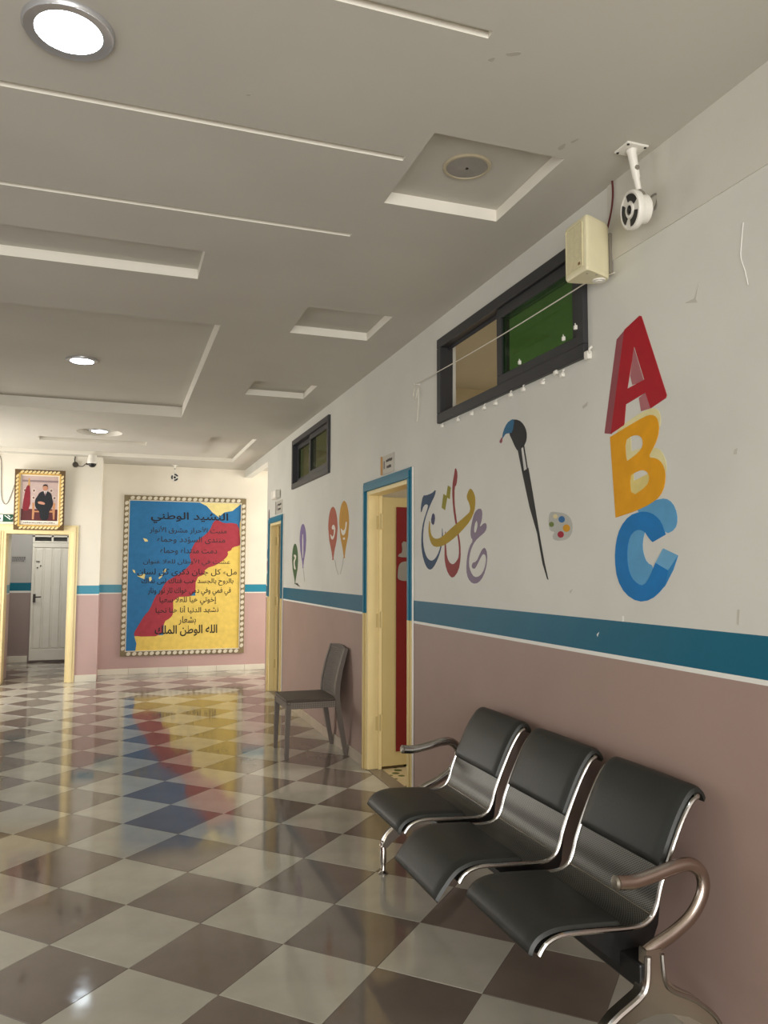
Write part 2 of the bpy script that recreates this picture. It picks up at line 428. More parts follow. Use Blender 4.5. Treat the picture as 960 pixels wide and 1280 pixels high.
skirting('baseboard_middle', 'low beige skirting tiles behind the brown plastic chair', (XR, 5.53, 0), (XR, 8.54, 0), (-1, 0, 0), sk)
skirting('baseboard_far', 'pale skirting tiles under the map painting', (XP, YF, 0), (4.3, YF, 0), (0, -1, 0), skw, .08)
skirting('baseboard_end', 'pale skirting tile beside the yellow door frame', (-.475, YD, 0), (XP, YD, 0), (0, -1, 0), skw, .09)
skirting('baseboard_inner', 'pale skirting under the grey inner wall', (-1.95, 13.35, 0), (-1.28, 13.35, 0), (0, -1, 0), skw, .1)
#PART2
# ------------------------------------------------------------------ doors in the right wall
arch_m = banded('door_trim_paint', [(0, '#dcc68c'), (1.110, '#17708a')], .4)
steel = mat('brushed_steel', '#a9a397', .35, 1, .05)
def classroom_door(n, D, label, leaf_hex, open_deg, red):
    y0, y1, zt = D
    t = thing('door_%d' % n, (XR, (y0+y1)/2, 0), label, 'door', kind='structure')
    bm = B(); w = .07
    for a, b, c, d in ((y0-w, y0, 0, zt), (y1, y1+w, 0, zt), (y0-w, y1+w, zt, zt+w)):
        box(bm, XR-.018, XR-.0005, a, b, c, d, .003, 1)
        box(bm, XR-.026, XR-.018, a+.018 if c == 0 else a+.018, b-.018, c, d-(.018 if c else 0), .003, 1)
    build('architrave', bm, arch_m, t)
    bm = B()
    box(bm, XR-.01, XR+WT-.006, y1-.035, y1, 0.005, zt, .002, 1); box(bm, XR-.01, XR+WT-.006, y0, y0+.02, 0.005, zt, .002, 1)
    box(bm, XR-.01, XR+WT-.006, y0+.02, y1-.035, zt-.03, zt, .002, 1)
    box(bm, XR+WT-.03, XR+WT-.006, y1-.05, y1-.035, 0.005, zt-.03); 
    build('jamb', bm, cream, t)
    bm = B(); box(bm, XR-.012, XR-.0005, y0-w-.010, y0-w, 0, zt+w, .002, 1)
    build('corner_bead', bm, pvc_white, t)
    # leaf, hinged on the far jamb and swung into the classroom
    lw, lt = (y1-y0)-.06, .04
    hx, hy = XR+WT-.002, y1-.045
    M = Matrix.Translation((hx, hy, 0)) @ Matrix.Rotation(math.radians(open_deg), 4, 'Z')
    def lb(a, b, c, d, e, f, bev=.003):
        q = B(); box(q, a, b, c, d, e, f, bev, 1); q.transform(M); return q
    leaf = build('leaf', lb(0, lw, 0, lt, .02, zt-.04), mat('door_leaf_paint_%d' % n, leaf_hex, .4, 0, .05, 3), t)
    BASE[leaf.name] = BASE[t.name]
    if red:
        p = build('red_panel', lb(.11, lw-.11, -.006, 0, .12, 1.91, .002), mat('red_door_panel', '#78040c', .45, 0, .08, 5), leaf)
        p['label'] = 'deep red panel'
        st = mat('grey_sticker', '#8f8b84', .6)
        def spl(u, v, d): return M @ Vector((u, -.006-d, v))
        q = B(); prism(q, [smooth2([(.12, 1.36), (.26, 1.36), (.27, 1.43), (.25, 1.49), (.19, 1.51), (.13, 1.49), (.12, 1.42)], 2)], spl, .002)
        prism(q, [smooth2([(.12, 1.535), (.26, 1.535), (.25, 1.56), (.23, 1.57), (.22, 1.64), (.15, 1.66), (.16, 1.57), (.13, 1.56)], 1)], spl, .002)
        build('cutout_sticker', q, st, leaf)
        q = B(); lathe(q, [(0, 0), (.024, 0), (.024, .003), (.014, .006), (0, .006)], M @ axis_m(Vector((.215, -.006, .93)), (0, -1, 0)), 16)
        build('latch_hole', q, blackm, leaf)
    for z in (.28, 1.02, 1.74):
        q = B(); lathe(q, [(0, 0), (.009, 0), (.009, .11), (.005, .118), (0, .118)], Matrix.Translation((hx-.012, hy-.012, z)), 12)
        box(q, hx-.045, hx-.012, hy+.006, hy+.0095, z, z+.1)
        build('hinge', q, cream_dim, leaf if False else t)
    return t
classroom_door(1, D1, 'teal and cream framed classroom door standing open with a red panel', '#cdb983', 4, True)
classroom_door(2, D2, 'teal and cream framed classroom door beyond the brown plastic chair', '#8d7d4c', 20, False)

# ------------------------------------------------------------------ high windows
def glassy(name, tint, refl=.05, tr=.9):
    m = bpy.data.materials.new(name); m.use_nodes = True; nt = m.node_tree
    for n in list(nt.nodes):
        if n.type != 'OUTPUT_MATERIAL': nt.nodes.remove(n)
    out = [n for n in nt.nodes if n.type == 'OUTPUT_MATERIAL'][0]
    t = nt.nodes.new('ShaderNodeBsdfTransparent'); t.inputs[0].default_value = lin(tint)
    g = nt.nodes.new('ShaderNodeBsdfGlossy'); g.inputs['Roughness'].default_value = .03
    mx = nt.nodes.new('ShaderNodeMixShader'); mx.inputs[0].default_value = refl; nt.links.new(t.outputs[0], mx.inputs[1]); nt.links.new(g.outputs[0], mx.inputs[2])
    nt.links.new(mx.outputs[0], out.inputs[0]); return m
green_glass = glassy('green_film_glass', '#cde8cc'); clear_glass = glassy('grey_green_glass', '#dbe6d6')
def high_window(n, Wd, label, g_near, far_open):
    a, b, c, d = Wd
    t = thing('window_%d' % n, (XR, (a+b)/2, c), label, 'window', kind='structure')
    bm = B(); fw = .055
    x0, x1 = XR-.022, XR+.058
    for u0, u1, v0, v1 in ((a, b, c, c+fw), (a, b, d-fw, d), (a, a+fw, c+fw, d-fw), (b-fw, b, c+fw, d-fw)): box(bm, x0, x1, u0, u1, v0, v1, .003, 1)
    box(bm, x0+.05, x0+.054, a+fw, b-fw, d-fw-.018, d-fw); box(bm, x0+.05, x0+.054, a+fw, b-fw, c+fw, c+fw+.018)
    build('frame', bm, alu, t)
    mid = (a+b)/2
    def sash(u0, u1, xo, gm, nm):
        bm = B(); s = .05
        for p, q, v0, v1 in ((u0, u1, c+fw, c+fw+s), (u0, u1, d-fw-s, d-fw), (u0, u0+s, c+fw+s, d-fw-s), (u1-s, u1, c+fw+s, d-fw-s)): box(bm, xo, xo+.028, p, q, v0, v1, .002, 1)
        o = build('sash', bm, alu, t)
        bm = B(); box(bm, xo+.010, xo+.016, u0+s, u1-s, c+fw+s, d-fw-s); build('pane', bm, gm, o)
        return o
    sash(a+fw, mid+.03, XR-.004, g_near, 'near')
    if far_open: sash(a+fw+.03, mid+.05, XR+.026, g_near, 'far')        # slid behind the near sash
    else: sash(mid-.02, b-fw, XR+.026, clear_glass, 'far')
    return t
high_window(1, W1, 'dark aluminium sliding window with a green pane above the paintbrush mural', green_glass, True)
high_window(2, W2, 'dark aluminium sliding window above the balloon murals', clear_glass, False)

# ------------------------------------------------------------------ yellow doorway and white plank door
t = thing('door_3', ((DL[0]+DL[1])/2, YD, 0), 'yellow-framed open doorway under the framed portrait', 'door', kind='structure')
yel = mat('yellow_frame_paint', '#efdca6', .35, 0, .05, 3)
bm = B(); w = .085
for a, b, c, d in ((DL[0]-w, DL[0], 0, DL[2]), (DL[1], DL[1]+w, 0, DL[2]), (DL[0]-w, DL[1]+w, DL[2], DL[2]+w)):
    box(bm, a, b, YD-.018, YD-.0005, c, d, .003, 1); box(bm, a+.02, b-.03, YD-.03, YD-.018, c, d-(.02 if c else 0), .003, 1)
build('architrave', bm, yel, t)
bm = B()
box(bm, DL[0], DL[0]+.03, YD-.01, YD+.25, .003, DL[2]); box(bm, DL[1]-.03, DL[1], YD-.01, YD+.25, .003, DL[2]); box(bm, DL[0]+.03, DL[1]-.03, YD-.01, YD+.25, DL[2]-.03, DL[2])
build('jamb', bm, yel, t)
dw = mat('white_door_paint', '#e2ded0', .28, 0, .06, 4, .15, 30)
YI = 13.35
t = thing('door_4', (-.96, YI, 0), 'white panelled door with a barred transom in the inner passage', 'door', kind='structure')
x0, x1, zt = -1.255, -.665, 1.86
bm = B(); box(bm, x0, x1, YI-.045, YI-.012, .03, zt)
leaf = build('leaf', bm, dw, t)
bm = B()
for a, b, c, d in ((x0, x1, .03, .20), (x0, x1, zt-.07, zt), (x0, x0+.035, .2, zt-.07), (x1-.03, x1, .2, zt-.07)): box(bm, a, b, YI-.058, YI-.045, c, d, .003, 1)
build('rail_frame', bm, dw, leaf)
pw = (x1-.03-x0-.035)/4
for k in range(4):
    a = x0+.035+k*pw; bm = B(); box(bm, a+.012, a+pw-.012, YI-.054, YI-.045, .215, zt-.085, .007, 2); build('door_plank', bm, dw, leaf)
bm = B()
for z in (zt+.005, zt+.095, zt+.185): box(bm, x0, x1, YI-.05, YI-.012, z, z+.025)
for x in (x0, x0+.27, x0+.5, x1-.03): box(bm, x, x+.028, YI-.05, YI-.012, zt+.03, zt+.185)
tr = build('transom_bars', bm, dw, t)
bm = B(); box(bm, x0, x1, YI-.02, YI-.006, zt, zt+.21); build('transom_pane', bm, mat('dark_transom_glass', '#1d1c1c', .15), tr)
bm = B(); tube(bm, [(x0+.05, YI-.062, 1.01), (x0+.05, YI-.10, 1.01), (x0+.15, YI-.10, 1.015)], .010, 8); box(bm, x0+.03, x0+.07, YI-.066, YI-.058, .93, 1.06, .002, 1)
build('door_handle', bm, mat('dark_handle_metal', '#3b3731', .4, .7), leaf)
bm = B(); box(bm, x0+.06, x0+.11, YI-.066, YI-.058, 1.56, 1.575); box(bm, x0+.07, x0+.09, YI-.066, YI-.058, 1.46, 1.48); box(bm, x0+.115, x0+.135, YI-.066, YI-.058, 1.49, 1.51)
build('latch_plate', bm, MATS['dark_handle_metal'], leaf)

# ------------------------------------------------------------------ paint and print helpers
def rw(pts, ox, oy, sc):            # crop pixels -> (y, z) on the right wall
    o = []
    for x, y in pts: p = on_x(ox+x*sc, oy+y*sc, XR); o.append((p.y, p.z))
    return o
def pl_right(u, v, d): return Vector((XR-d, u, v))
PAINT = {}
def pm(hexc, rough=.5, var=.09):
    if hexc not in PAINT: PAINT[hexc] = mat('wall_paint_'+hexc.strip('#'), hexc, rough+.12, 0, var, 14, spec=.3)
    return PAINT[hexc]
def centre(L): return (XR, sum(p[0] for p in L)/len(L), min(p[1] for p in L))
def mural(name, label, cat, shapes, crop, group=None, it=0):
    """shapes: [(part, colour, layer, smoothing, outer, holes...)] in crop pixels"""
    ox, oy, sc = crop
    t = None
    for part, col, lay, sm, *loops in shapes:
        L = [rw(smooth2(l, sm) if sm else l, ox, oy, sc) for l in loops]
        if t is None: t = thing(name, centre(L[0]), label, cat, group)
        bm = B(); prism(bm, L, pl_right, .0006+.0006*lay); build(part, bm, pm(col), t)
    return t
ABC = (740, 380, 120/394)
mural('painted_letter', 'red block letter A painted on the white wall above the orange B', 'mural', [
    ('side_shade', '#8e4a50', 1, 0, [(102, 146), (136, 106), (140, 130), (82, 534), (52, 531)]),
    ('side_shade', '#a8686c', 1, 0, [(172, 178), (214, 318), (166, 332), (158, 296)]),
    ('side_shade', '#a8686c', 1, 0, [(193, 386), (222, 362), (242, 428), (202, 440)]),
    ('letter_face', '#a51824', 2, 0, [(134, 106), (196, 48), (204, 50), (308, 374), (304, 386), (242, 428), (220, 364), (140, 412), (133, 497), (78, 533)], [(174, 172), (216, 310), (146, 348)])], ABC)
Bo = [(75, 546), (160, 495), (215, 463), (245, 453), (268, 464), (277, 500), (272, 545), (252, 592), (232, 630), (265, 632), (290, 652), (303, 690), (300, 745), (280, 790), (240, 822), (180, 850), (98, 877)]
B1 = [(137, 562), (165, 540), (192, 538), (208, 552), (210, 580), (196, 606), (150, 642), (143, 644)]; B2 = [(156, 706), (180, 690), (208, 680), (230, 690), (238, 715), (226, 748), (163, 792)]
sh = lambda P, dx, dy: [(x+dx, y+dy) for x, y in P]
mural('painted_letter', 'orange block letter B painted between the red A and the blue C', 'mural', [
    ('side_shade', '#ddd29c', 1, 1, [(100, 520), (160, 472), (228, 432), (258, 426), (276, 440), (284, 470), (280, 510), (266, 480), (220, 470), (110, 530)]),
    ('side_shade', '#ddd29c', 1, 1, [(245, 595), (262, 588), (285, 602), (304, 640), (308, 690), (296, 680), (260, 640), (232, 634)]),
    ('side_shade', '#ddd29c', 1, 0, [(134, 556), (160, 540), (162, 606), (200, 592), (196, 608), (150, 646), (140, 648)]),
    ('side_shade', '#d8c67c', 1, 0, [(153, 704), (172, 692), (172, 726), (236, 694), (240, 720), (226, 752), (160, 796)]),
    ('letter_face', '#dc9a08', 2, 1, [Bo[0]]+Bo+[Bo[-1]], B1, B2)], ABC)
mural('painted_letter', 'blue block letter C painted under the orange B', 'mural', [
    ('side_shade', '#5a9ac4', 1, 1, [(175, 853), (225, 820), (285, 797), (318, 803), (343, 835), (353, 885), (342, 925), (303, 946), (285, 895), (245, 862)]),
    ('side_shade', '#5a9ac4', 1, 1, [(220, 925), (180, 920), (150, 950), (140, 1000), (142, 1070), (158, 1122), (188, 1155), (216, 1160), (246, 1104), (252, 1075), (226, 1062), (210, 1020), (208, 975)]),
    ('side_shade', '#6aa5ca', 2, 0, [(262, 1062), (293, 1003), (354, 1032), (313, 1094)]),
    ('side_shade', '#2f7fb6', 1, 0, [(310, 1094), (354, 1032), (335, 1090), (300, 1158), (285, 1172)]),
    ('letter_face', '#1173b4', 3, 1, [(303, 946), (303, 946), (286, 895), (262, 868), (232, 853), (200, 852), (155, 868), (118, 915), (100, 975), (95, 1050), (105, 1130), (138, 1190), (190, 1223), (242, 1215), (290, 1172), (306, 1135), (314, 1093), (314, 1093), (262, 1062), (262, 1062), (240, 1118), (216, 1156), (190, 1150), (162, 1122), (147, 1070), (146, 1000), (157, 952), (182, 926), (215, 930), (238, 965), (250, 977), (250, 977)])], ABC)
AR = (510, 560, 110/782)
mural('painted_arabic_letter', 'navy Arabic letter with one dot painted beside the red-panelled door', 'mural', [
    ('stroke', '#2c4460', 1, 1, [(250, 365), (240, 420), (205, 490), (165, 590), (142, 680), (132, 800), (142, 900), (165, 970), (195, 1000), (225, 1000), (260, 960), (290, 880), (303, 790), (304, 690), (312, 790), (297, 890), (265, 990), (225, 1065), (195, 1085), (165, 1060), (138, 990), (121, 900), (119, 780), (134, 660), (175, 540), (180, 500), (140, 505), (115, 590), (116, 510), (135, 420), (160, 422), (215, 402)]),
    ('dot', '#38385c', 1, 1, [(220, 570), (244, 605), (230, 695), (202, 655)])], AR)
mural('painted_arabic_letter', 'red Arabic letter painted as a tall hook crossed by a yellow stroke', 'mural', [
    ('stroke', '#8c3230', 1, 1, [(422, 165), (442, 225), (432, 330), (414, 345), (413, 480), (427, 600), (447, 740), (466, 850), (469, 980), (450, 1090), (400, 1162), (358, 1120), (330, 1030), (324, 930), (334, 680), (340, 930), (360, 1010), (400, 1040), (438, 1000), (454, 960), (453, 860), (433, 720), (409, 600), (394, 440), (395, 330), (408, 250)])], AR)
mural('painted_arabic_letter', 'olive yellow Arabic letter painted across the red hook letter', 'mural', [
    ('stroke', '#a88a10', 2, 1, [(558, 352), (592, 410), (600, 470), (592, 560), (552, 650), (472, 745), (382, 825), (310, 872), (238, 882), (203, 842), (184, 760), (184, 700), (195, 630), (198, 740), (215, 790), (250, 810), (300, 795), (400, 700), (520, 600), (557, 560), (550, 500), (521, 440), (535, 390)]),
    ('dots', '#8f861a', 1, 0, [(355, 333), (381, 350), (372, 455), (349, 440), (330, 553), (300, 530), (316, 408), (342, 425)])], AR)
mural('painted_arabic_letter', 'greyish purple Arabic letter painted beside the olive yellow one', 'mural', [
    ('stroke', '#857688', 1, 1, [(640, 532), (662, 560), (657, 640), (632, 712), (685, 658), (703, 690), (690, 742), (640, 785), (598, 825), (563, 890), (546, 960), (541, 1040), (556, 1100), (590, 1150), (640, 1140), (680, 1080), (696, 1000), (690, 950), (665, 940), (640, 985), (612, 1045), (590, 1078), (566, 1060), (573, 1020), (610, 1010), (640, 940), (660, 900), (685, 882), (706, 940), (701, 1040), (671, 1140), (625, 1200), (575, 1207), (534, 1160), (519, 1090), (524, 980), (545, 880), (580, 822), (558, 790), (558, 720), (578, 620), (600, 560)], [(612, 636), (592, 680), (586, 740), (600, 762), (622, 690)])], AR)
BR = (610, 510, 120/668)
mural('painted_brush', 'large black paintbrush painted on the wall under the green-paned window', 'mural', [
    ('bristles', '#2b2b2c', 1, 1, [(160, 78), (215, 82), (250, 115), (270, 165), (270, 220), (252, 265), (210, 305), (185, 262), (170, 225), (148, 180), (150, 120)]),
    ('bristle_paint', '#2d6688', 2, 1, [(98, 218), (108, 160), (133, 105), (168, 78), (186, 80), (172, 170), (150, 176), (124, 178), (106, 205)]),
    ('paint_drop', '#8f4a52', 1, 1, [(76, 238), (103, 193), (98, 248)]),
    ('ferrule', '#d0cfca', 1, 0, [(208, 290), (252, 260), (276, 420), (240, 450)]),
    ('ferrule_edge', '#2b2b2c', 2, 0, [(208, 290), (232, 274), (252, 436), (240, 452)]),
    ('ferrule_edge', '#2b2b2c', 2, 0, [(245, 262), (252, 258), (278, 424), (272, 428)]),
    ('handle', '#2b2a28', 1, 0, [(238, 446), (282, 416), (300, 520), (330, 700), (368, 930), (395, 1080), (421, 1196), (412, 1188), (380, 1080), (342, 870), (290, 690), (262, 560)])], BR)
circ = lambda x, y, r, n=18: [(x+r*math.cos(2*math.pi*k/n), y+r*1.05*math.sin(2*math.pi*k/n)) for k in range(n)]
mural('painted_palette', 'grey paint palette with coloured dabs painted beside the paintbrush', 'mural', [
    ('board', '#b4b4ac', 1, 1, [(440, 720), (490, 726), (535, 732), (574, 762), (592, 820), (584, 875), (552, 914), (500, 926), (455, 916), (450, 885), (468, 862), (432, 856), (422, 800), (426, 745)]),
    ('dab', '#2f6ba0', 2, 0, circ(515, 775, 22)), ('dab', '#cf9416', 2, 0, circ(548, 836, 25)), ('dab', '#9c1d30', 2, 0, circ(508, 880, 22)), ('dab', '#6d7c3a', 2, 0, circ(444, 810, 17)), ('dab', '#ddd0a0', 2, 0, circ(470, 754, 15))], BR)
BL = (350, 560, 100/640)
def balloon(label, col, cx, top, hw, ym, tip, glyphs, string):
    P = []
    for k in range(17):
        a = math.pi*k/16; P.append((cx+hw*math.cos(a), ym-(ym-top)*math.sin(a)))
    P += [(cx-hw*.8, ym+(tip-ym)*.38), (cx-hw*.28, ym+(tip-ym)*.75), (cx-hw*.10, tip-12), (cx-hw*.2, tip), (cx+hw*.2, tip), (cx+hw*.10, tip-12), (cx+hw*.28, ym+(tip-ym)*.75), (cx+hw*.8, ym+(tip-ym)*.38)]
    shp = [('balloon', col, 1, 0, P)]+[('letter', '#e0dccf', 2, 1, g) for g in glyphs]
    st = [(x-1.6, y) for x, y in string]+[(x+1.6, y) for x, y in string[::-1]]
    shp.append(('string', '#a8a69a', 1, 0, st))
    mural('painted_balloon', label, 'mural', shp, BL)
balloon('yellow balloon with a white Arabic letter painted on the wall', '#bd8a1c', 514, 423, 39, 600, 880, [[(486, 640), (494, 690), (510, 702), (528, 672), (538, 588), (526, 592), (524, 642), (508, 664), (496, 650)], circ(513, 725, 9)], [(508, 880), (500, 940), (482, 1010)])
balloon('rust orange balloon with a white Arabic letter painted beside the yellow one', '#a9553a', 424, 470, 37, 640, 895, [[(402, 690), (412, 735), (432, 727), (446, 655), (438, 618), (424, 612), (413, 640), (424, 656), (434, 645), (431, 695), (420, 712), (408, 692)]], [(440, 895), (450, 960), (466, 1015)])
balloon('purple balloon with a thin white stroke painted beside the green one', '#7c6a96', 184, 607, 26, 740, 960, [[(180, 690), (187, 690), (187, 880), (180, 880)]], [(185, 960), (192, 1010), (196, 1070)])
balloon('dark green balloon with a white Arabic letter painted beside the far door', '#3f5f32', 121, 765, 24, 900, 1088, [[(112, 850), (131, 858), (129, 885), (119, 908), (119, 932), (128, 972), (115, 972), (110, 932), (110, 902), (121, 878), (112, 868)]], [(121, 1088), (138, 1080), (160, 1110)])

# ------------------------------------------------------------------ Arabic lettering
FORMS = {}
for ch, c, n in (('\u0621', 0xFE80, 1), ('\u0623', 0xFE83, 2), ('\u0624', 0xFE85, 2), ('\u0625', 0xFE87, 2), ('\u0627', 0xFE8D, 2), ('\u0628', 0xFE8F, 4), ('\u062A', 0xFE95, 4), ('\u062B', 0xFE99, 4), ('\u062C', 0xFE9D, 4), ('\u062D', 0xFEA1, 4), ('\u062E', 0xFEA5, 4), ('\u062F', 0xFEA9, 2), ('\u0630', 0xFEAB, 2), ('\u0631', 0xFEAD, 2), ('\u0632', 0xFEAF, 2), ('\u0633', 0xFEB1, 4), ('\u0634', 0xFEB5, 4), ('\u0635', 0xFEB9, 4), ('\u0636', 0xFEBD, 4), ('\u0637', 0xFEC1, 4), ('\u0639', 0xFEC9, 4), ('\u063A', 0xFECD, 4), ('\u0641', 0xFED1, 4), ('\u0642', 0xFED5, 4), ('\u0643', 0xFED9, 4), ('\u0644', 0xFEDD, 4), ('\u0645', 0xFEE1, 4), ('\u0646', 0xFEE5, 4), ('\u0647', 0xFEE9, 4), ('\u0648', 0xFEED, 2), ('\u0649', 0xFEEF, 2), ('\u064A', 0xFEF1, 4), ('\u0100', 0xFEFB, 2), ('\u0101', 0xFEF7, 2)): FORMS[ch] = (c, n)
def shape_ar(s):
    s = s.replace('\u0644\u0627', '\u0100').replace('\u0644\u0623', '\u0101')
    out = []
    for i, ch in enumerate(s):
        if ch not in FORMS: out.append(ch); continue
        c, n = FORMS[ch]
        pj = i > 0 and s[i-1] in FORMS and FORMS[s[i-1]][1] == 4 and n > 1
        nj = n == 4 and i+1 < len(s) and s[i+1] in FORMS and FORMS[s[i+1]][1] > 1
        out.append(chr(c+(3 if pj and nj else 2 if nj else 1 if pj else 0)))
    return ''.join(out[::-1])
def text_bm(s, bold=0):
    cu_ = bpy.data.curves.new('lettering', 'FONT'); cu_.body = s; cu_.offset = bold; cu_.resolution_u = 3
    o = bpy.data.objects.new('lettering', cu_); COL.objects.link(o)
    dg = bpy.context.evaluated_depsgraph_get(); dg.update()
    me = bpy.data.meshes.new_from_object(o.evaluated_get(dg)); bm = B(); bm.from_mesh(me)
    bpy.data.objects.remove(o); bpy.data.curves.remove(cu_); bpy.data.meshes.remove(me)
    return bm
def fit_text(s, x0, x1, z0, z1, y, bold=0):
    bm = text_bm(s, bold); X = [v.co.x for v in bm.verts]; Z = [v.co.y for v in bm.verts]
    for v in bm.verts:
        v.co = Vector((x0+(v.co.x-min(X))/(max(X)-min(X))*(x1-x0), y, z0+(v.co.y-min(Z))/(max(Z)-min(Z))*(z1-z0)))
    return bm

def split_words(bm, n):
    """cut a line of lettering at its n-1 widest gaps: one mesh for each word"""
    iv = []
    for f in bm.faces: iv.append((min(v.co.x for v in f.verts), max(v.co.x for v in f.verts)))
    iv.sort(); gaps = []; end = iv[0][1]
    for a, b in iv:
        if a > end: gaps.append((a-end, (a+end)/2))
        end = max(end, b)
    cuts = sorted(c for _, c in sorted(gaps)[::-1][:n-1]); out = [B() for _ in range(len(cuts)+1)]
    for f in bm.faces:
        cx = f.calc_center_median().x; k = sum(1 for c in cuts if cx > c)
        out[k].faces.new([out[k].verts.new(v.co) for v in f.verts])
    bm.free()
    for o in out: bmesh.ops.remove_doubles(o, verts=o.verts, dist=1e-6)
    return [o for o in out if len(o.faces)]

# ------------------------------------------------------------------ map and anthem painting on the far wall
PX0, PX1, PZ0, PZ1 = .075, 1.775, .245, 2.487      # outer frame
fw = .072
IX0, IX1, IZ0, IZ1 = PX0+fw, PX1-fw, PZ0+fw, PZ1-fw
def mp(x, y):       # crop pixels (140,600,180/960) inside the painted field -> x, z on the wall
    # corners of the field in the crop: (118,128) (855,155) (840,1128) (92,1140)
    u = v = .5
    for _ in range(8):
        v = (y-(128+27*u))/((1140-128)+(1128-155-1012)*u)
        u = (x-(118-26*v))/((855-118)+((840-92)-737)*v)
    return (IX0+u*(IX1-IX0), IZ1-v*(IZ1-IZ0))
t = thing('map_painting', ((PX0+PX1)/2, YF, PZ0), 'framed painting of a red map on blue and yellow with Arabic lines', 'painting')
def pl_far(u, v, d): return Vector((u, YF-d, v))
bm = B(); box(bm, IX0-.01, IX1+.01, YF-.008, YF-.0005, IZ0-.01, IZ1+.01); build('canvas', bm, pm('#2f78b0', .45), t)
def field(part, col, lay, pts, sm=0):
    L = [mp(x, y) for x, y in (smooth2(pts, sm) if sm else pts)]
    L = [(min(max(a, IX0), IX1), min(max(b, IZ0), IZ1)) for a, b in L]
    bm = B(); prism(bm, [L], lambda u, v, d: Vector((u, YF-.008-d, v)), .0008*lay); return build(part, bm, pm(col, .45), t)
field('map_land', '#eccf6a', 1, [(850, 268), (870, 270), (870, 1150), (155, 1150), (162, 1090), (148, 1042), (335, 1035), (340, 945), (385, 915), (398, 885), (396, 780), (545, 775), (545, 655), (605, 632), (608, 590), (745, 525), (765, 480), (790, 450), (845, 440), (845, 290)])
field('map_land', '#eddf9a', 1, [(570, 130), (870, 130), (845, 165), (795, 205), (740, 214), (702, 247), (660, 215), (620, 170)])
field('red_map', '#ab3c4a', 2, [(668, 270), (700, 268), (740, 290), (790, 285), (838, 297), (850, 410), (850, 440), (795, 452), (785, 475), (760, 480), (768, 500), (745, 530), (690, 570), (610, 595), (605, 635), (548, 655), (545, 778), (398, 785), (400, 890), (385, 920), (335, 950), (333, 1042), (150, 1045), (145, 1020), (180, 960), (215, 900), (245, 870), (285, 770), (310, 755), (350, 680), (400, 650), (440, 630), (500, 580), (520, 545), (505, 510), (515, 470), (545, 410), (580, 390), (640, 340)], 1)
for k in ([(203, 385), (228, 392), (236, 408), (215, 410)], [(136, 596), (152, 602), (154, 622), (142, 614)], [(188, 632), (218, 624), (212, 662), (196, 655), (166, 640)], [(240, 650), (256, 645), (260, 670), (245, 678)], [(302, 655), (328, 628), (326, 646), (308, 662)], [(330, 612), (352, 590), (354, 608), (338, 622)]): field('map_island', '#eddf9a', 2, k)
ink = mat('black_lettering_paint', '#1b1a1c', .6); ink2 = mat('faded_lettering_paint', '#2f2d33', .6)
LINES = [('\u0627\u0644\u0646\u0634\u064A\u062F \u0627\u0644\u0648\u0637\u0646\u064A', 255, 765, 205, 298, .012),
 ('\u0645\u0646\u0628\u062A \u0627\u0644\u0623\u062D\u0631\u0627\u0631 \u0645\u0634\u0631\u0642 \u0627\u0644\u0623\u0646\u0648\u0627\u0631', 245, 755, 302, 368, 0),
 ('\u0645\u0646\u062A\u062F\u0649 \u0627\u0644\u0633\u0624\u062F\u062F \u0648\u062D\u0645\u0627\u0647', 295, 745, 372, 432, 0),
 ('\u062F\u0645\u062A \u0645\u0646\u062A\u062F\u0627\u0647 \u0648\u062D\u0645\u0627\u0647', 315, 690, 448, 505, 0),
 ('\u0639\u0634\u062A \u0641\u064A \u0627\u0644\u0623\u0648\u0637\u0627\u0646 \u0644\u0644\u0639\u0644\u0627 \u0639\u0646\u0648\u0627\u0646', 205, 780, 520, 580, 0),
 ('\u0645\u0644\u0621 \u0643\u0644 \u062C\u0646\u0627\u0646 \u0630\u0643\u0631\u0649 \u0643\u0644 \u0644\u0633\u0627\u0646', 168, 825, 590, 648, .004),
 ('\u0628\u0627\u0644\u0631\u0648\u062D \u0628\u0627\u0644\u062C\u0633\u062F \u0647\u0628 \u0641\u062A\u0627\u0643 \u0644\u0628\u0649 \u0646\u062F\u0627\u0643', 195, 802, 655, 710, .004),
 ('\u0641\u064A \u0641\u0645\u064A \u0648\u0641\u064A \u062F\u0645\u064A \u0647\u0648\u0627\u0643 \u062B\u0627\u0631 \u0646\u0648\u0631 \u0648\u0646\u0627\u0631', 235, 785, 718, 778, .004),
 ('\u0625\u062E\u0648\u062A\u064A \u0647\u064A\u0627 \u0644\u0644\u0639\u0644\u0627 \u0633\u0639\u064A\u0627', 310, 685, 782, 838, .004),
 ('\u0646\u0634\u0647\u062F \u0627\u0644\u062F\u0646\u064A\u0627 \u0623\u0646\u0627 \u0647\u0646\u0627 \u0646\u062D\u064A\u0627', 285, 700, 842, 896, .004),
 ('\u0628\u0634\u0639\u0627\u0631', 435, 548, 912, 970, .004),
 ('\u0627\u0644\u0644\u0647 \u0627\u0644\u0648\u0637\u0646 \u0627\u0644\u0645\u0644\u0643', 280, 692, 972, 1042, .014)]
for i, (s, a, b, c, d, bold) in enumerate(LINES):
    x0, z1 = mp(a, c); x1, z0 = mp(b, d)
    for w_ in split_words(fit_text(shape_ar(s), x0, x1, z0, z1, YF-.0108, bold+.004), len(s.split())):
        build('painted_word', w_, ink if i in (0, 5, 6, 7, 8, 9, 10, 11) else ink2, t)
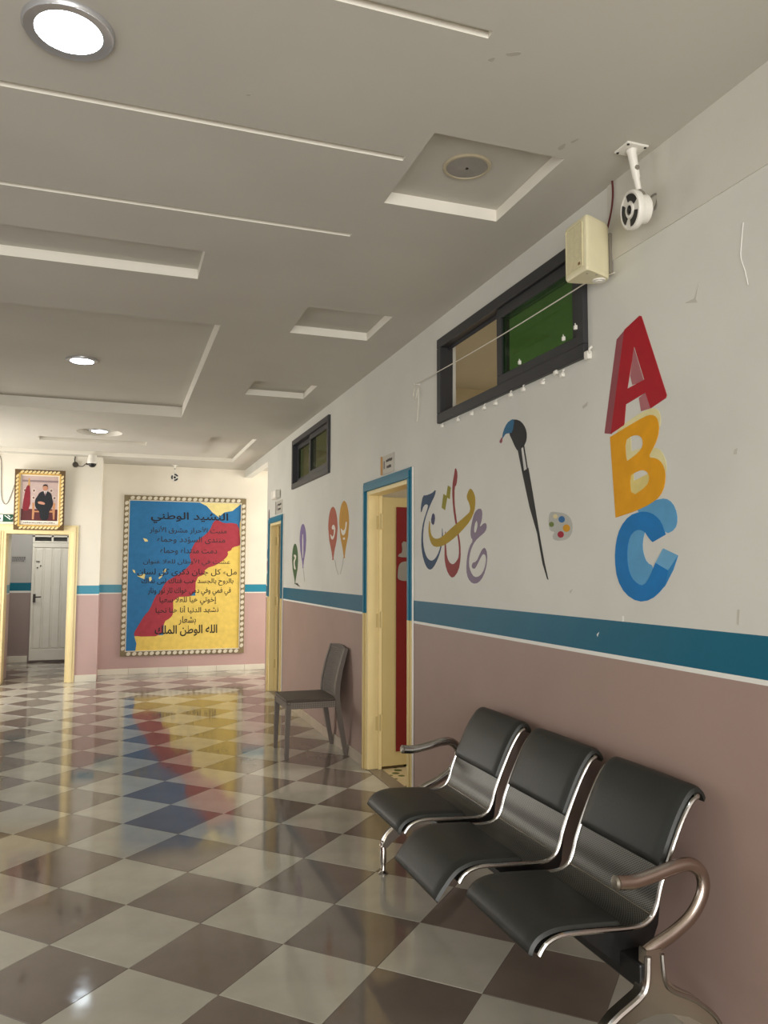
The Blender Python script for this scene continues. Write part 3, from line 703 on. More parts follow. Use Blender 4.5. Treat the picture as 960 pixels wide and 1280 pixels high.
def carved_frame(parent, x0, x1, z0, z1, w, dep, base_m, leaf_m, nx, nz, y, part, fat, slant, tw=None):
    """flat moulding on a plane facing -y, with slanted leaf carving around it"""
    tw = tw or (lambda p: p)
    bm = B(); prism(bm, [[(x0, z0), (x1, z0), (x1, z1), (x0, z1)], [(x0+w, z0+w), (x1-w, z0+w), (x1-w, z1-w), (x0+w, z1-w)]], lambda u, v, d: tw(Vector((u, y-d, v))), dep)
    fr = build('frame', bm, base_m, parent)
    bm = B(); prism(bm, [[(x0+w*.9, z0+w*.9), (x1-w*.9, z0+w*.9), (x1-w*.9, z1-w*.9), (x0+w*.9, z1-w*.9)], [(x0+w*1.05, z0+w*1.05), (x1-w*1.05, z0+w*1.05), (x1-w*1.05, z1-w*1.05), (x0+w*1.05, z1-w*1.05)]], lambda u, v, d: tw(Vector((u, y-d, v))), dep*1.15)
    build('frame_bead', bm, leaf_m, fr)
    bm = B(); h = w/2
    def leaf(cx, cz, ang, L):
        P = []
        for k in range(10):
            a = 2*math.pi*k/10; u, v = L*math.cos(a), fat*math.sin(a)
            P.append((cx+u*math.cos(ang)-v*math.sin(ang), cz+u*math.sin(ang)+v*math.cos(ang)))
        prism(bm, [P], lambda u, v, d: tw(Vector((u, y-dep*.9-d, v))), .012)
    for k in range(nx):
        x = x0+w+(x1-x0-2*w)*(k+.5)/nx
        leaf(x, z0+h, slant, h*.85); leaf(x, z1-h, slant, h*.85)
    for k in range(nz):
        z = z0+w+(z1-z0-2*w)*(k+.5)/nz
        leaf(x0+h, z, slant+.5, h*.85); leaf(x1-h, z, slant+.5, h*.85)
    tag(build(part, bm, leaf_m, fr), kind='stuff')
carved_frame(t, PX0, PX1, PZ0, PZ1, fw, .02, mat('bronze_frame_paint', '#857655', .5, 0, .15, 20), mat('pale_leaf_paint', '#ddd6c2', .45), 20, 27, YF-.0005, 'leaf_carving', .024, .45)

# ------------------------------------------------------------------ framed portrait above the yellow doorway
qx0, qx1, qz0, qz1 = -1.245, -.657, 1.94, 2.708
yp = YD-.045
t = thing('framed_portrait', ((qx0+qx1)/2, YD, qz0), 'gold-framed portrait of a seated person in a dark suit above the doorway', 'picture')
pivot = Vector((0, yp, qz0)); RX = Matrix.Rotation(math.radians(3.5), 4, 'X')
def tw(p): return pivot + RX @ (p-pivot)
gold = mat('gilded_wood', '#bf9a4c', .35, .45, .15, 20); goldl = mat('bright_gilding', '#dcc690', .35, .4, .1, 20); goldd = mat('dark_gilding_gap', '#5d431a', .5)
pw_ = .062
bm = B(); box(bm, qx0+pw_*.5, qx1-pw_*.5, yp-.012, yp, qz0+pw_*.5, qz1-pw_*.5); bm.transform(Matrix.Translation(pivot) @ RX @ Matrix.Translation(-pivot)); build('mat_board', bm, mat('white_mount_card', '#e9e2d4', .5), t)
carved_frame(t, qx0, qx1, qz0, qz1, pw_, .028, goldd, goldl, 10, 13, yp, 'rope_carving', .013, .6, tw)
bm = B(); prism(bm, [[(qx0+.045, qz0+.045), (qx1-.045, qz0+.045), (qx1-.045, qz1-.045), (qx0+.045, qz1-.045)], [(qx0+.066, qz0+.066), (qx1-.066, qz0+.066), (qx1-.066, qz1-.066), (qx0+.066, qz1-.066)]], lambda u, v, d: tw(Vector((u, yp-d, v))), .033)
build('inner_moulding', bm, gold, t)
def pf(x, y):      # crop (0,560) 6.4x; picture corners (178,225) (475,235) (460,585) (165,578)
    u, v = (x-172)/(468-172), (y-230)/(582-230)
    u = min(max(u, 0), 1); v = min(max(v, 0), 1)
    return (qx0+.08+u*(qx1-qx0-.16), qz1-.08-v*(qz1-qz0-.20))
def pic(part, col, lay, pts, sm=0):
    L = [pf(x, y) for x, y in (smooth2(pts, sm) if sm else pts)]
    bm = B(); prism(bm, [L], lambda u, v, d: tw(Vector((u, yp-.012-d, v))), .0007*lay); return build(part, bm, pm(col, .35), t)
pic('print_background', '#c2aca6', 1, [(165, 220), (480, 220), (480, 590), (165, 590)])
pic('print_carpet', '#5a2b2c', 2, [(165, 490), (480, 490), (480, 590), (165, 590)])
for cx, cy in ((200, 345), (272, 345), (412, 342), (270, 402), (440, 400), (200, 405)): pic('print_roundel', '#d8c6b8', 2, circ(cx, cy, 16, 12)); pic('print_roundel', '#7c6260', 3, circ(cx, cy, 9, 10))
pic('print_arch', '#8f7c7c', 2, [(178, 262), (470, 262), (470, 278), (178, 278)])
pic('print_flag', '#83232f', 4, [(222, 300), (242, 310), (246, 500), (180, 510), (192, 400), (205, 330)], 1)
pic('print_flag_pole', '#c79a5a', 4, [(226, 250), (236, 250), (240, 312), (222, 312)])
pic('print_chair', '#c08a62', 3, [(262, 440), (278, 440), (280, 505), (425, 500), (430, 440), (448, 440), (445, 570), (432, 570), (428, 515), (280, 515), (276, 572), (262, 572)])
pic('print_suit', '#1f2126', 5, [(352, 345), (375, 345), (412, 362), (420, 400), (432, 440), (420, 480), (400, 500), (392, 580), (330, 580), (318, 500), (285, 480), (280, 420), (300, 390), (318, 358)], 1)
pic('print_shirt', '#d8d2d0', 6, [(350, 346), (378, 346), (364, 385)])
pic('print_tie', '#8a6a74', 7, [(361, 350), (368, 350), (368, 378), (364, 384), (360, 378)])
pic('print_face', '#b98468', 6, circ(362, 322, 21, 16)); pic('print_hair', '#2b221f', 7, [(341, 318), (345, 298), (362, 292), (379, 298), (383, 318), (374, 306), (350, 306)])
pic('print_hands', '#c48d76', 7, [(305, 432), (330, 428), (365, 440), (362, 455), (330, 452), (308, 446)], 1)
bm = B(); rr = random.Random(3); x = qx0+.11
while x < qx1-.12:
    w_ = rr.uniform(.008, .02); h_ = rr.uniform(.006, .014); box(bm, x, x+w_, yp-.0128, yp-.012, qz0+.088, qz0+.088+h_); x += w_+rr.uniform(.003, .008)
bm.transform(Matrix.Translation(pivot) @ RX @ Matrix.Translation(-pivot)); build('caption_line', bm, pm('#6d6660'), t)
#PART3
# ------------------------------------------------------------------ waiting bench
leather = mat('black_leatherette', '#242622', .45, 0, .08, 10, .12, 90)
def perforated():
    m = mat('perforated_steel', '#686762', .38, .8, .04, 10); nt = m.node_tree
    g = nt.nodes.new('ShaderNodeNewGeometry'); s = nt.nodes.new('ShaderNodeSeparateXYZ'); nt.links.new(g.outputs['Position'], s.inputs[0])
    def M(op, a, b=None):
        n = nt.nodes.new('ShaderNodeMath'); n.operation = op
        for i, v in enumerate((a, b)):
            if v is None: continue
            if isinstance(v, (int, float)): n.inputs[i].default_value = v
            else: nt.links.new(v, n.inputs[i])
        return n.outputs[0]
    su_ = M('ADD', s.outputs['X'], s.outputs['Z'])
    a = M('MULTIPLY', s.outputs['Y'], 130); b = M('MULTIPLY', su_, 130)
    p, q = M('ADD', a, b), M('SUBTRACT', a, b)
    fx = M('SUBTRACT', M('FRACT', M('MULTIPLY', p, .7071)), .5); fy = M('SUBTRACT', M('FRACT', M('MULTIPLY', q, .7071)), .5)
    d = M('SQRT', M('ADD', M('MULTIPLY', fx, fx), M('MULTIPLY', fy, fy)))
    hole = M('LESS_THAN', d, .30)
    b_ = nt.nodes['Principled BSDF']; hs = [n for n in nt.nodes if n.type == 'HUE_SAT'][0]
    mx = nt.nodes.new('ShaderNodeMix'); mx.data_type = 'RGBA'; nt.links.new(hole, mx.inputs[0]); nt.links.new(hs.outputs[0], mx.inputs[6]); mx.inputs[7].default_value = (.01, .01, .01, 1)
    nt.links.new(mx.outputs[2], b_.inputs['Base Color'])
    return m
perf = perforated()
bench = thing('waiting_bench', (1.43, 2.735, 0), 'three-seat chrome waiting bench with black padded seats against the mauve wall', 'bench')
PR = [(1.125, .380), (1.148, .408), (1.20, .424), (1.30, .420), (1.43, .412), (1.485, .424), (1.513, .458), (1.533, .52), (1.572, .61), (1.612, .69), (1.648, .742), (1.672, .757)]
PS = [(p.x, p.y) for p in spline([(x, z, 0) for x, z in PR], 8)]
def cut(cond): return [p for p in PS if cond(p)]
def strip(bm, path, y0, y1, t):
    """sheet swept along a profile in x,z between y0 and y1"""
    n = len(path); nrm = []
    for i in range(n):
        a, b = path[max(i-1, 0)], path[min(i+1, n-1)]; L = math.hypot(b[0]-a[0], b[1]-a[1]); nrm.append((-(b[1]-a[1])/L, (b[0]-a[0])/L))
    V = [[bm.verts.new((p[0]+m[0]*d, y, p[1]+m[1]*d)) for y, d in ((y0, 0), (y1, 0), (y1, -t), (y0, -t))] for p, m in zip(path, nrm)]
    for a, b in zip(V, V[1:]):
        for k in range(4): bm.faces.new((a[k], a[(k+1) % 4], b[(k+1) % 4], b[k]))
    bm.faces.new(V[0]); bm.faces.new(V[-1][::-1]); return bm
def pad(path, y0, y1, t, m=14, off=.002):
    """soft pad on a profile: rounded top, flat underside"""
    bm = B(); n = len(path); nrm = []; S_ = [0]
    for i in range(n):
        a, b = path[max(i-1, 0)], path[min(i+1, n-1)]; L = math.hypot(b[0]-a[0], b[1]-a[1]) or 1; nrm.append((-(b[1]-a[1])/L, (b[0]-a[0])/L))
        if i: S_.append(S_[-1]+math.hypot(path[i][0]-path[i-1][0], path[i][1]-path[i-1][1]))
    top = []; bot = []
    for i in range(n):
        r1, r2 = [], []
        for k in range(m+1):
            e = k/m; e = .5-.5*math.cos(math.pi*e)
            y = y0+(y1-y0)*e; ed = min(S_[i], S_[-1]-S_[i], (y-y0), (y1-y)); h = t*math.sqrt(max(0, 1-(1-min(1, ed/.022))**2))
            h += .004*math.sin(math.pi*e)*math.sin(math.pi*S_[i]/S_[-1])
            r1.append(bm.verts.new((path[i][0]+nrm[i][0]*(off+h), y, path[i][1]+nrm[i][1]*(off+h))))
            r2.append(bm.verts.new((path[i][0]+nrm[i][0]*off, y, path[i][1]+nrm[i][1]*off)))
        top.append(r1); bot.append(r2)
    for g in (top, bot):
        for a, b in zip(g, g[1:]):
            for k in range(m): bm.faces.new((a[k], a[k+1], b[k+1], b[k]))
    bmesh.ops.remove_doubles(bm, verts=bm.verts, dist=1e-5)
    return bm
def dense(path, d=.012):
    o = [path[0]]
    for p, q in zip(path, path[1:]):
        L = math.hypot(q[0]-p[0], q[1]-p[1]); n = max(1, int(L/d))
        o += [(p[0]+(q[0]-p[0])*k/n, p[1]+(q[1]-p[1])*k/n) for k in range(1, n+1)]
    return o
def finepath(pts): return dense([(p.x, p.y) for p in spline([(x, z, 0) for x, z in pts], 6)], .006)
seat_pad_path = finepath([(1.112, .372), (1.122, .396), (1.148, .416), (1.20, .426), (1.30, .422), (1.405, .414)])
slid_path = finepath([(1.052, .318), (1.075, .350), (1.112, .392), (1.145, .414), (1.20, .426), (1.30, .422), (1.375, .416)])
back_path = finepath([(1.549, .556), (1.572, .61), (1.612, .69), (1.648, .744), (1.672, .764), (1.694, .757), (1.704, .735)])
for k, y0 in enumerate((1.95, 2.475, 3.0)):
    y1 = y0+.44
    bm = B(); strip(bm, PS, y0+.008, y1-.008, .003)
    sh_ = build('seat_shell', bm, perf, bench, smooth=True)
    for y in (y0, y1):
        bm = B(); tube(bm, [(x, y, z) for x, z in PS], .0072, 8); build('side_rail', bm, chrome, sh_, smooth=True)
    bm = B(); tube(bm, [(PS[-1][0], y0, PS[-1][1]), (PS[-1][0], y1, PS[-1][1])], .009, 8); build('top_rail', bm, chrome, sh_, smooth=True)
    bm = B(); tube(bm, [(1.499, y0+.01, .4345), (1.499, y1-.01, .4345)], .003, 6); build('crease_line', bm, chrome, sh_, smooth=True)  # thin chrome line put in for the bright streak along the bend
    path = slid_path if k == 1 else seat_pad_path
    p = build('seat_pad', pad(path, y0+.012, y1-.012, .017), leather, bench, smooth=True)
    if k == 1: p['label'] = 'loose black seat pad slid forward and drooping over the front edge'
    build('back_pad', pad(back_path, y0+.010, y1-.010, .018), leather, bench, smooth=True)
    for yb in (y0+.02, y1-.05):
        bm = B(); prism(bm, [[(1.27, .405), (1.45, .262), (1.472, .262), (1.535, .40), (1.548, .50), (1.535, .505), (1.515, .455), (1.487, .415), (1.43, .402), (1.30, .41)]], lambda u, v, d: Vector((u, yb+d, v)), .03)
        build('seat_bracket', bm, blackm, bench)
bm = B(); box(bm, 1.40, 1.48, 1.88, 3.59, .275, .345, .006, 2); build('beam', bm, blackm, bench)
LEG = [(1.415, .385), (1.41, .31), (1.39, .275), (1.31, .232), (1.25, .18), (1.222, .128), (1.25, .122), (1.28, .152), (1.335, .186), (1.40, .207), (1.445, .213), (1.49, .207), (1.555, .186), (1.61, .152), (1.645, .122), (1.672, .128), (1.645, .18), (1.585, .232), (1.505, .275), (1.475, .31), (1.465, .385)]
RIB = [(1.27, .172), (1.33, .212), (1.40, .236), (1.445, .243), (1.49, .236), (1.56, .212), (1.62, .172)]
for yl, sg in ((1.885, -1), (3.585, 1)):
    bm = B(); prism(bm, [LEG], lambda u, v, d: Vector((u, yl-.016+d, v)), .032)
    bmesh.ops.bevel(bm, geom=[e for e in bm.edges if len(e.link_faces) == 2 and e.calc_face_angle(0) > .9], offset=.006, segments=2, affect='EDGES')
    lg = build('leg', bm, mat('cast_aluminium', '#bdb7ad', .24, 1, .04), bench, smooth=True)
    bm = B(); tube(bm, spline([(x, yl+sg*.016, z) for x, z in [(1.236, .15), (1.26, .182), (1.315, .225), (1.39, .266), (1.414, .30), (1.42, .37)]], 5), .010, 8); tube(bm, spline([(x, yl+sg*.016, z) for x, z in [(1.66, .15), (1.635, .182), (1.58, .225), (1.50, .266), (1.474, .30), (1.466, .37)]], 5), .007, 8)
    build('leg_rim', bm, chrome, lg, smooth=True)
    for x in (1.236, 1.658):
        bm = B(); lathe(bm, [(0, 0), (.024, 0), (.024, .006), (.014, .014), (.011, .02), (.011, .05), (.014, .052), (.015, .145), (.010, .152), (0, .152)], Matrix.Translation((x, yl, .0)), 16)
        build('foot', bm, chrome, lg, smooth=True)
    arm = [(1.425, .372), (1.46, .388), (1.52, .412), (1.585, .452), (1.625, .510), (1.622, .562), (1.585, .592), (1.53, .592), (1.46, .578), (1.39, .568), (1.335, .572)]
    bm = B(); P = spline([(x, yl, z) for x, z in arm], 6); tube(bm, P, .0175, 12, True, (.85, 1.15), Vector((0, 1, 0)))
    build('armrest', bm, mat('satin_bronze_chrome', '#b3a59a', .24, 1, .03) if sg < 0 else chrome, bench, smooth=True)
    bm = B(); lathe(bm, [(0, -.002), (.019, -.002), (.0205, .004), (.015, .010), (0, .012)], axis_m(P[-1], (-1, 0, .05)), 14); build('armrest_cap', bm, steel, bench, smooth=True)

# ------------------------------------------------------------------ brown plastic chair
def woven():
    m = mat('woven_brown_plastic', '#5e564d', .5, 0, .05, 10); nt = m.node_tree
    tc = [x for x in nt.nodes if x.type == 'TEX_COORD'][0]; b = nt.nodes['Principled BSDF']
    hs = []
    for d in ('Z', 'Y'):
        wv = nt.nodes.new('ShaderNodeTexWave'); wv.bands_direction = d; wv.inputs['Scale'].default_value = 22; nt.links.new(tc.outputs['Object'], wv.inputs['Vector']); hs.append(wv)
    mu = nt.nodes.new('ShaderNodeMath'); mu.operation = 'ADD'; nt.links.new(hs[0].outputs['Fac'], mu.inputs[0]); nt.links.new(hs[1].outputs['Fac'], mu.inputs[1])
    bp = nt.nodes.new('ShaderNodeBump'); bp.inputs['Strength'].default_value = .7; bp.inputs['Distance'].default_value = .004
    nt.links.new(mu.outputs[0], bp.inputs['Height']); nt.links.new(bp.outputs[0], b.inputs['Normal']); return m
wov = woven(); brn = mat('brown_plastic', '#6b635b', .45, 0, .04)
ch = thing('plastic_chair', (1.49, 6.13, 0), 'brown woven-pattern plastic chair against the mauve wall between the doors', 'chair')
def bar(path, wy, wx, y, taper=None):
    bm = B(); V = []
    for i, (x, z) in enumerate(path):
        k = 1 if taper is None else taper[i]
        V.append([bm.verts.new((x+a*wx*k/2, y+b*wy*k/2, z)) for a, b in ((-1, -1), (1, -1), (1, 1), (-1, 1))])
    for a, b in zip(V, V[1:]):
        for k in range(4): bm.faces.new((a[k], a[(k+1) % 4], b[(k+1) % 4], b[k]))
    bm.faces.new(V[0][::-1]); bm.faces.new(V[-1]); return bm
ya, yb_ = 5.93, 6.36
for y in (ya, yb_):
    build('leg', bar([(1.262, .0), (1.266, .2), (1.272, .41)], .036, .036, y, [.8, .95, 1.1]), brn, ch)
    p = [(1.733, 0), (1.705, .15), (1.678, .30), (1.662, .40), (1.655, .47), (1.662, .56), (1.682, .66), (1.707, .75), (1.730, .825)]
    build('leg', bar(p, .036, .036, y, [.8, .95, 1.05, 1.1, 1.1, 1.05, 1, .9, .8]), brn, ch)
bm = B(); box(bm, 1.250, 1.66, ya-.018, yb_+.018, .425, .445, .008, 2)
build('seat', bm, wov, ch)
bm = B(); box(bm, 1.255, 1.275, ya, yb_, .372, .428); box(bm, 1.28, 1.655, ya-.012, ya+.004, .375, .428); box(bm, 1.28, 1.655, yb_-.004, yb_+.012, .375, .428); box(bm, 1.64, 1.655, ya, yb_, .385, .428)
ap = build('apron', bm, brn, ch)
bm = B()
for r in range(3):
    for k in range(20): box(bm, 1.292+k*.0178, 1.302+k*.0178, ya-.0135, ya-.0115, .382+r*.015, .390+r*.015)
tag(build('apron_weave', bm, mat('dark_weave_gap', '#8b8278', .6), ap), kind='stuff')
bm = B(); n, m_ = 24, 10; G = []
for i in range(n+1):
    z = .447+(.825-.447)*i/n; xr = 1.650+.085*(max(0, z-.45)/.375)**1.6
    G.append([(xr-.012+.018*math.sin(math.pi*j/m_)*(1 if True else 0), ya+(yb_-ya)*j/m_, z+(.012*math.sin(math.pi*j/m_) if i == n else 0)) for j in range(m_+1)])
fr = [[bm.verts.new(p) for p in r] for r in G]; bk = [[bm.verts.new((p[0]+.014, p[1], p[2])) for p in r] for r in G]
for g in (fr, bk):
    for a, b in zip(g, g[1:]):
        for j in range(m_): bm.faces.new((a[j], a[j+1], b[j+1], b[j]))
for j in range(m_): bm.faces.new((fr[0][j], fr[0][j+1], bk[0][j+1], bk[0][j])); bm.faces.new((fr[n][j], fr[n][j+1], bk[n][j+1], bk[n][j]))
for i in range(n): bm.faces.new((fr[i][0], fr[i+1][0], bk[i+1][0], bk[i][0])); bm.faces.new((fr[i][m_], fr[i+1][m_], bk[i+1][m_], bk[i][m_]))
build('backrest', bm, wov, ch, smooth=True)

# ------------------------------------------------------------------ wall loudspeaker
ivory = mat('ivory_plastic', '#e0d8b4', .4, 0, .07, 8)
t = thing('wall_speaker', (XR, 2.445, 2.535), 'ivory wall loudspeaker under the ceiling beside the green-paned window', 'loudspeaker')
prof = smooth2([(1.738, 2.415), (1.738, 2.475), (1.66, 2.500), (1.60, 2.512), (1.592, 2.50), (1.592, 2.375), (1.60, 2.362), (1.66, 2.385)], 2)
bm = B(); V = []
for z, k in ((2.535, .93), (2.542, .985), (2.55, 1), (2.73, 1), (2.738, .985), (2.745, .93)):
    V.append([bm.verts.new((1.67+(x-1.67)*k, 2.44+(y-2.44)*k, z)) for x, y in prof])
for a, b in zip(V, V[1:]):
    for k in range(len(prof)): bm.faces.new((a[k], a[(k+1) % len(prof)], b[(k+1) % len(prof)], b[k]))
bm.faces.new(V[0][::-1]); bm.faces.new(V[-1]); cab = build('cabinet', bm, ivory, t, smooth=True)
bm = B(); box(bm, 1.5905, 1.5935, 2.385, 2.492, 2.556, 2.726, .004, 2); build('grille', bm, mat('ivory_grille', '#d6cda6', .55, 0, .1, 60, .5, 400), t)
bm = B(); box(bm, 1.5892, 1.5905, 2.40, 2.412, 2.566, 2.576); build('badge', bm, mat('brown_badge', '#7a5a33', .4), t)
bm = B(); lathe(bm, [(.0, -.007), (.012, -.007), (.014, -.004), (.024, -.004), (.026, .003)], Matrix.Translation((1.70, 2.442, 2.535)), 20); build('volume_dial', bm, pvc_white, t)
bm = B(); box(bm, 1.738, XR-.0003, 2.425, 2.468, 2.56, 2.72, .003, 1); build('mounting_bracket', bm, mat('grey_bracket', '#7d766a', .5), t)
for x in (1.62, 1.66):
    bm = B(); lathe(bm, [(0, -.002), (.004, -.002), (.0045, .002)], Matrix.Translation((x, 2.40, 2.536)), 8); build('screw', bm, steel, t)
bm = B(); tube(bm, spline([(1.742, 2.405, ZC-.001), (1.744, 2.406, 2.86), (1.74, 2.412, 2.80), (1.735, 2.43, 2.74)], 6), .004, 6)
tag(build('speaker_wire', bm, mat('dark_red_wire', '#5a2326', .5), base=(1.742, 2.405, 2.74)), 'dark red wire running from the ceiling to the wall loudspeaker', 'wire')

# ------------------------------------------------------------------ disc security cameras
def disc_camera(label, base, headc, facing, r=.062, hang=True):
    t = thing('security_camera', base, label, 'camera')
    bx_, by_, bz_ = base; hc = Vector(headc); fdir = Vector(facing).normalized()
    bm = B(); box(bm, bx_-.045, bx_+.045, by_-.04, by_+.04, bz_-.008, bz_-.0003, .004, 2); pl = build('base_plate', bm, pvc_white, t)
    for dx, dy in ((-.035, -.03), (.035, -.03), (-.035, .03), (.035, .03)):
        bm = B(); lathe(bm, [(0, -.0105), (.0045, -.0105), (.005, -.0078)], Matrix.Translation((bx_+dx, by_+dy, bz_)), 8); build('screw', bm, blackm, pl)
    back = hc-fdir*.028
    top = Vector((bx_, by_, bz_-.007)); jt = back+Vector((0, 0, r*.75))
    bm = B(); L = (top-jt).length
    tube(bm, [top, top.lerp(jt, .08), top.lerp(jt, .6), top.lerp(jt, .62), jt.lerp(top, .12)], [.02, .016, .0135, .011, .010], 12); build('arm', bm, pvc_white, t, smooth=True)
    bm = B(); lathe(bm, [(.0, -.008), (.009, -.008), (.009, .002), (0, .002)], axis_m(top.lerp(jt, .42)+Vector((0, -.013, 0)), (-.3, -1, 0)), 10); build('cap_screw', bm, mat('grey_bracket', '#7d766a'), t)
    bm = B(); lathe(bm, [(0, -.012), (.016, -.012), (.018, 0), (.016, .012), (0, .012)], axis_m(jt, fdir.cross(Vector((0, 0, 1)))), 14); build('joint', bm, mat('grey_bracket', '#7d766a'), t, smooth=True)
    Mh = axis_m(hc, fdir)
    bm = B(); lathe(bm, [(0, -.055), (r*.6, -.055), (r*.72, -.048), (r*.72, -.016), (r*.95, -.012), (r, -.004), (r, .006), (r*.95, .012), (r*.86, .013), (r*.84, .009), (0, .009)], Mh, 32)
    hd = build('head', bm, pvc_white, t, smooth=True)
    for q in range(3):      # dark infrared windows around the lens
        bm = B(); a0 = 2*math.pi*q/3+.35; pts = []
        for k in range(10): a = a0+1.38*k/9; pts.append((r*.80*math.cos(a), r*.80*math.sin(a)))
        for k in range(10): a = a0+1.38*(9-k)/9; pts.append((r*.46*math.cos(a), r*.46*math.sin(a)))
        prism(bm, [pts], lambda u, v, d: Mh @ Vector((u, v, .009+d)), .003); build('infrared_window', bm, blackm, hd)
    bm = B(); lathe(bm, [(r*.40, .009), (r*.38, .014), (r*.26, .015), (r*.25, .011)], Mh, 24); build('lens_ring', bm, pvc_white, hd)
    bm = B(); lathe(bm, [(r*.25, .009), (r*.25, .013), (r*.15, .016), (0, .017)], Mh, 20); build('lens', bm, mat('lens_glass', '#0a0a0c', .08), hd)
    bm = B(); tube(bm, spline([hc-fdir*.05+Vector((0, -.01, .03)), hc-fdir*.085+Vector((.0, -.01, .05)), hc-fdir*.08+Vector((0, -.01, .0)), hc-fdir*.05+Vector((0, 0, -.01))], 6), .0035, 6); build('cable_loop', bm, mat('grey_cable', '#6c665c', .5), t)
    return t
disc_camera('white disc security camera hanging above the wall loudspeaker', (1.668, 2.19, ZC), (1.668, 2.19, 2.690), (-1, .15, -.14), .068)
disc_camera('small disc security camera hanging in front of the end wall above the map painting', (.735, 11.2, ZC), (.735, 11.15, 2.735), (-.05, -1, -.15), .062)
# dome camera and small spotlight over the yellow doorway
t = thing('dome_camera', (-.335, 10.62, ZC), 'small white dome camera with a dark bubble near the end wall corner', 'camera')
bm = B(); lathe(bm, [(0, 0), (.05, 0), (.055, -.015), (.055, -.04), (.062, -.05), (.062, -.10), (.055, -.108), (0, -.108)][::-1], Matrix.Translation((-.335, 10.62, ZC-.0005)), 24); build('housing', bm, pvc_white, t, smooth=True)
bm = B(); lathe(bm, [(0, -.158), (.025, -.152), (.044, -.135), (.052, -.108)], Matrix.Translation((-.335, 10.62, ZC)), 24); build('bubble', bm, mat('smoked_bubble', '#101010', .45), t, smooth=True)
t = thing('cable_junction', (-.545, YD, 2.80), 'small dark cable box with a loose wire on the end wall above the doorway', 'junction box')
bm = B(); lathe(bm, [(0, 0), (.036, 0), (.036, .03), (.026, .045), (0, .047)], axis_m(Vector((-.545, YD-.0005, 2.805)), (0, -1, 0)), 18); build('box_body', bm, mat('dark_brown_plastic', '#3b342b', .5), t, smooth=True)
bm = B(); tube(bm, spline([(-.55, YD-.03, 2.83), (-.555, YD-.015, 2.87), (-.55, YD-.012, ZC-.004)], 5), .007, 6); tube(bm, spline([(-.52, YD-.02, 2.79), (-.46, YD-.015, 2.785), (-.42, YD-.02, 2.82), (-.37, YD-.03, 2.85), (-.36, YD-.05, 2.868)], 5), .005, 6)
build('loose_wire', bm, MATS['dark_brown_plastic'], t)
bm = B(); box(bm, -.415, -.365, YD-.022, YD-.0005, 2.81, 2.825, .003, 1); build('wire_clip', bm, MATS['dark_brown_plastic'], t)
# hanging wire left of the portrait
P = [on_y(x, y, YD-.006) for x, y in ((-8, 570), (1, 572), (1.5, 615), (4, 628), (9, 629), (14, 618), (19, 604))]
bm = B(); tube(bm, spline(P, 6), .0035, 6)
tag(build('hanging_wire', bm, mat('grey_cable', '#6c665c', .5), base=P[3]), 'thin grey wire drooping on the wall beside the portrait', 'wire')
# exit sign
t = thing('exit_sign', (-1.42, YD, 2.035), 'green exit sign with white pictogram partly behind the portrait', 'sign')
bm = B(); box(bm, -1.60, -1.258, YD-.014, YD-.0005, 2.040, 2.134, .002, 1); build('sign_plate', bm, mat('exit_green', '#0e4a33', .4), t)
wp = mat('sign_white', '#eef1ea', .4)
bm = B(); box(bm, -1.60, -1.375, YD-.0155, YD-.014, 2.046, 2.128); build('white_field', bm, wp, t)
def pe(u, v, d): return Vector((u, YD-.0155-d, v))
bm = B(); prism(bm, [smooth2([(-1.395, 2.075), (-1.41, 2.10), (-1.435, 2.095), (-1.44, 2.07), (-1.415, 2.06)], 1)], pe, .001); prism(bm, [[(-1.44, 2.05), (-1.425, 2.05), (-1.40, 2.075), (-1.415, 2.08)]], pe, .001); build('pictogram', bm, MATS['exit_green'], t)
bm = B()
for P in ([(-1.362, 2.118), (-1.35, 2.122), (-1.285, 2.075), (-1.292, 2.066)], [(-1.325, 2.124), (-1.312, 2.126), (-1.288, 2.104), (-1.296, 2.096)], [(-1.272, 2.068), (-1.262, 2.092), (-1.266, 2.10), (-1.279, 2.078)]): prism(bm, [P], lambda u, v, d: Vector((u, YD-.014-d, v)), .0015)
build('white_strokes', bm, wp, t)
# strip and notice inside the inner passage
bm = B(); box(bm, -1.60, -1.565, 13.30, 13.349, .52, 1.62, .004, 1)
tag(build('cable_trunking', bm, pvc_white, base=(-1.58, 13.35, .52)), 'upright white plastic strip on the grey inner wall', 'trunking')
t = thing('wall_notice', (-1.455, 13.35, 1.55), 'small printed notice on the grey inner wall beside the white door', 'notice')
bm = B(); box(bm, -1.56, -1.35, 13.3455, 13.3497, 1.545, 1.655); build('paper', bm, mat('notice_paper', '#a9a6a2', .6), t)
bm = B(); rr = random.Random(5)
for z in (1.628, 1.602, 1.576):
    x = -1.545
    while x < -1.375: w_ = rr.uniform(.012, .03); box(bm, x, x+w_, 13.3448, 13.3455, z-.009, z+.009); x += w_+.006
build('print_rows', bm, pm('#5e5c5c'), t)

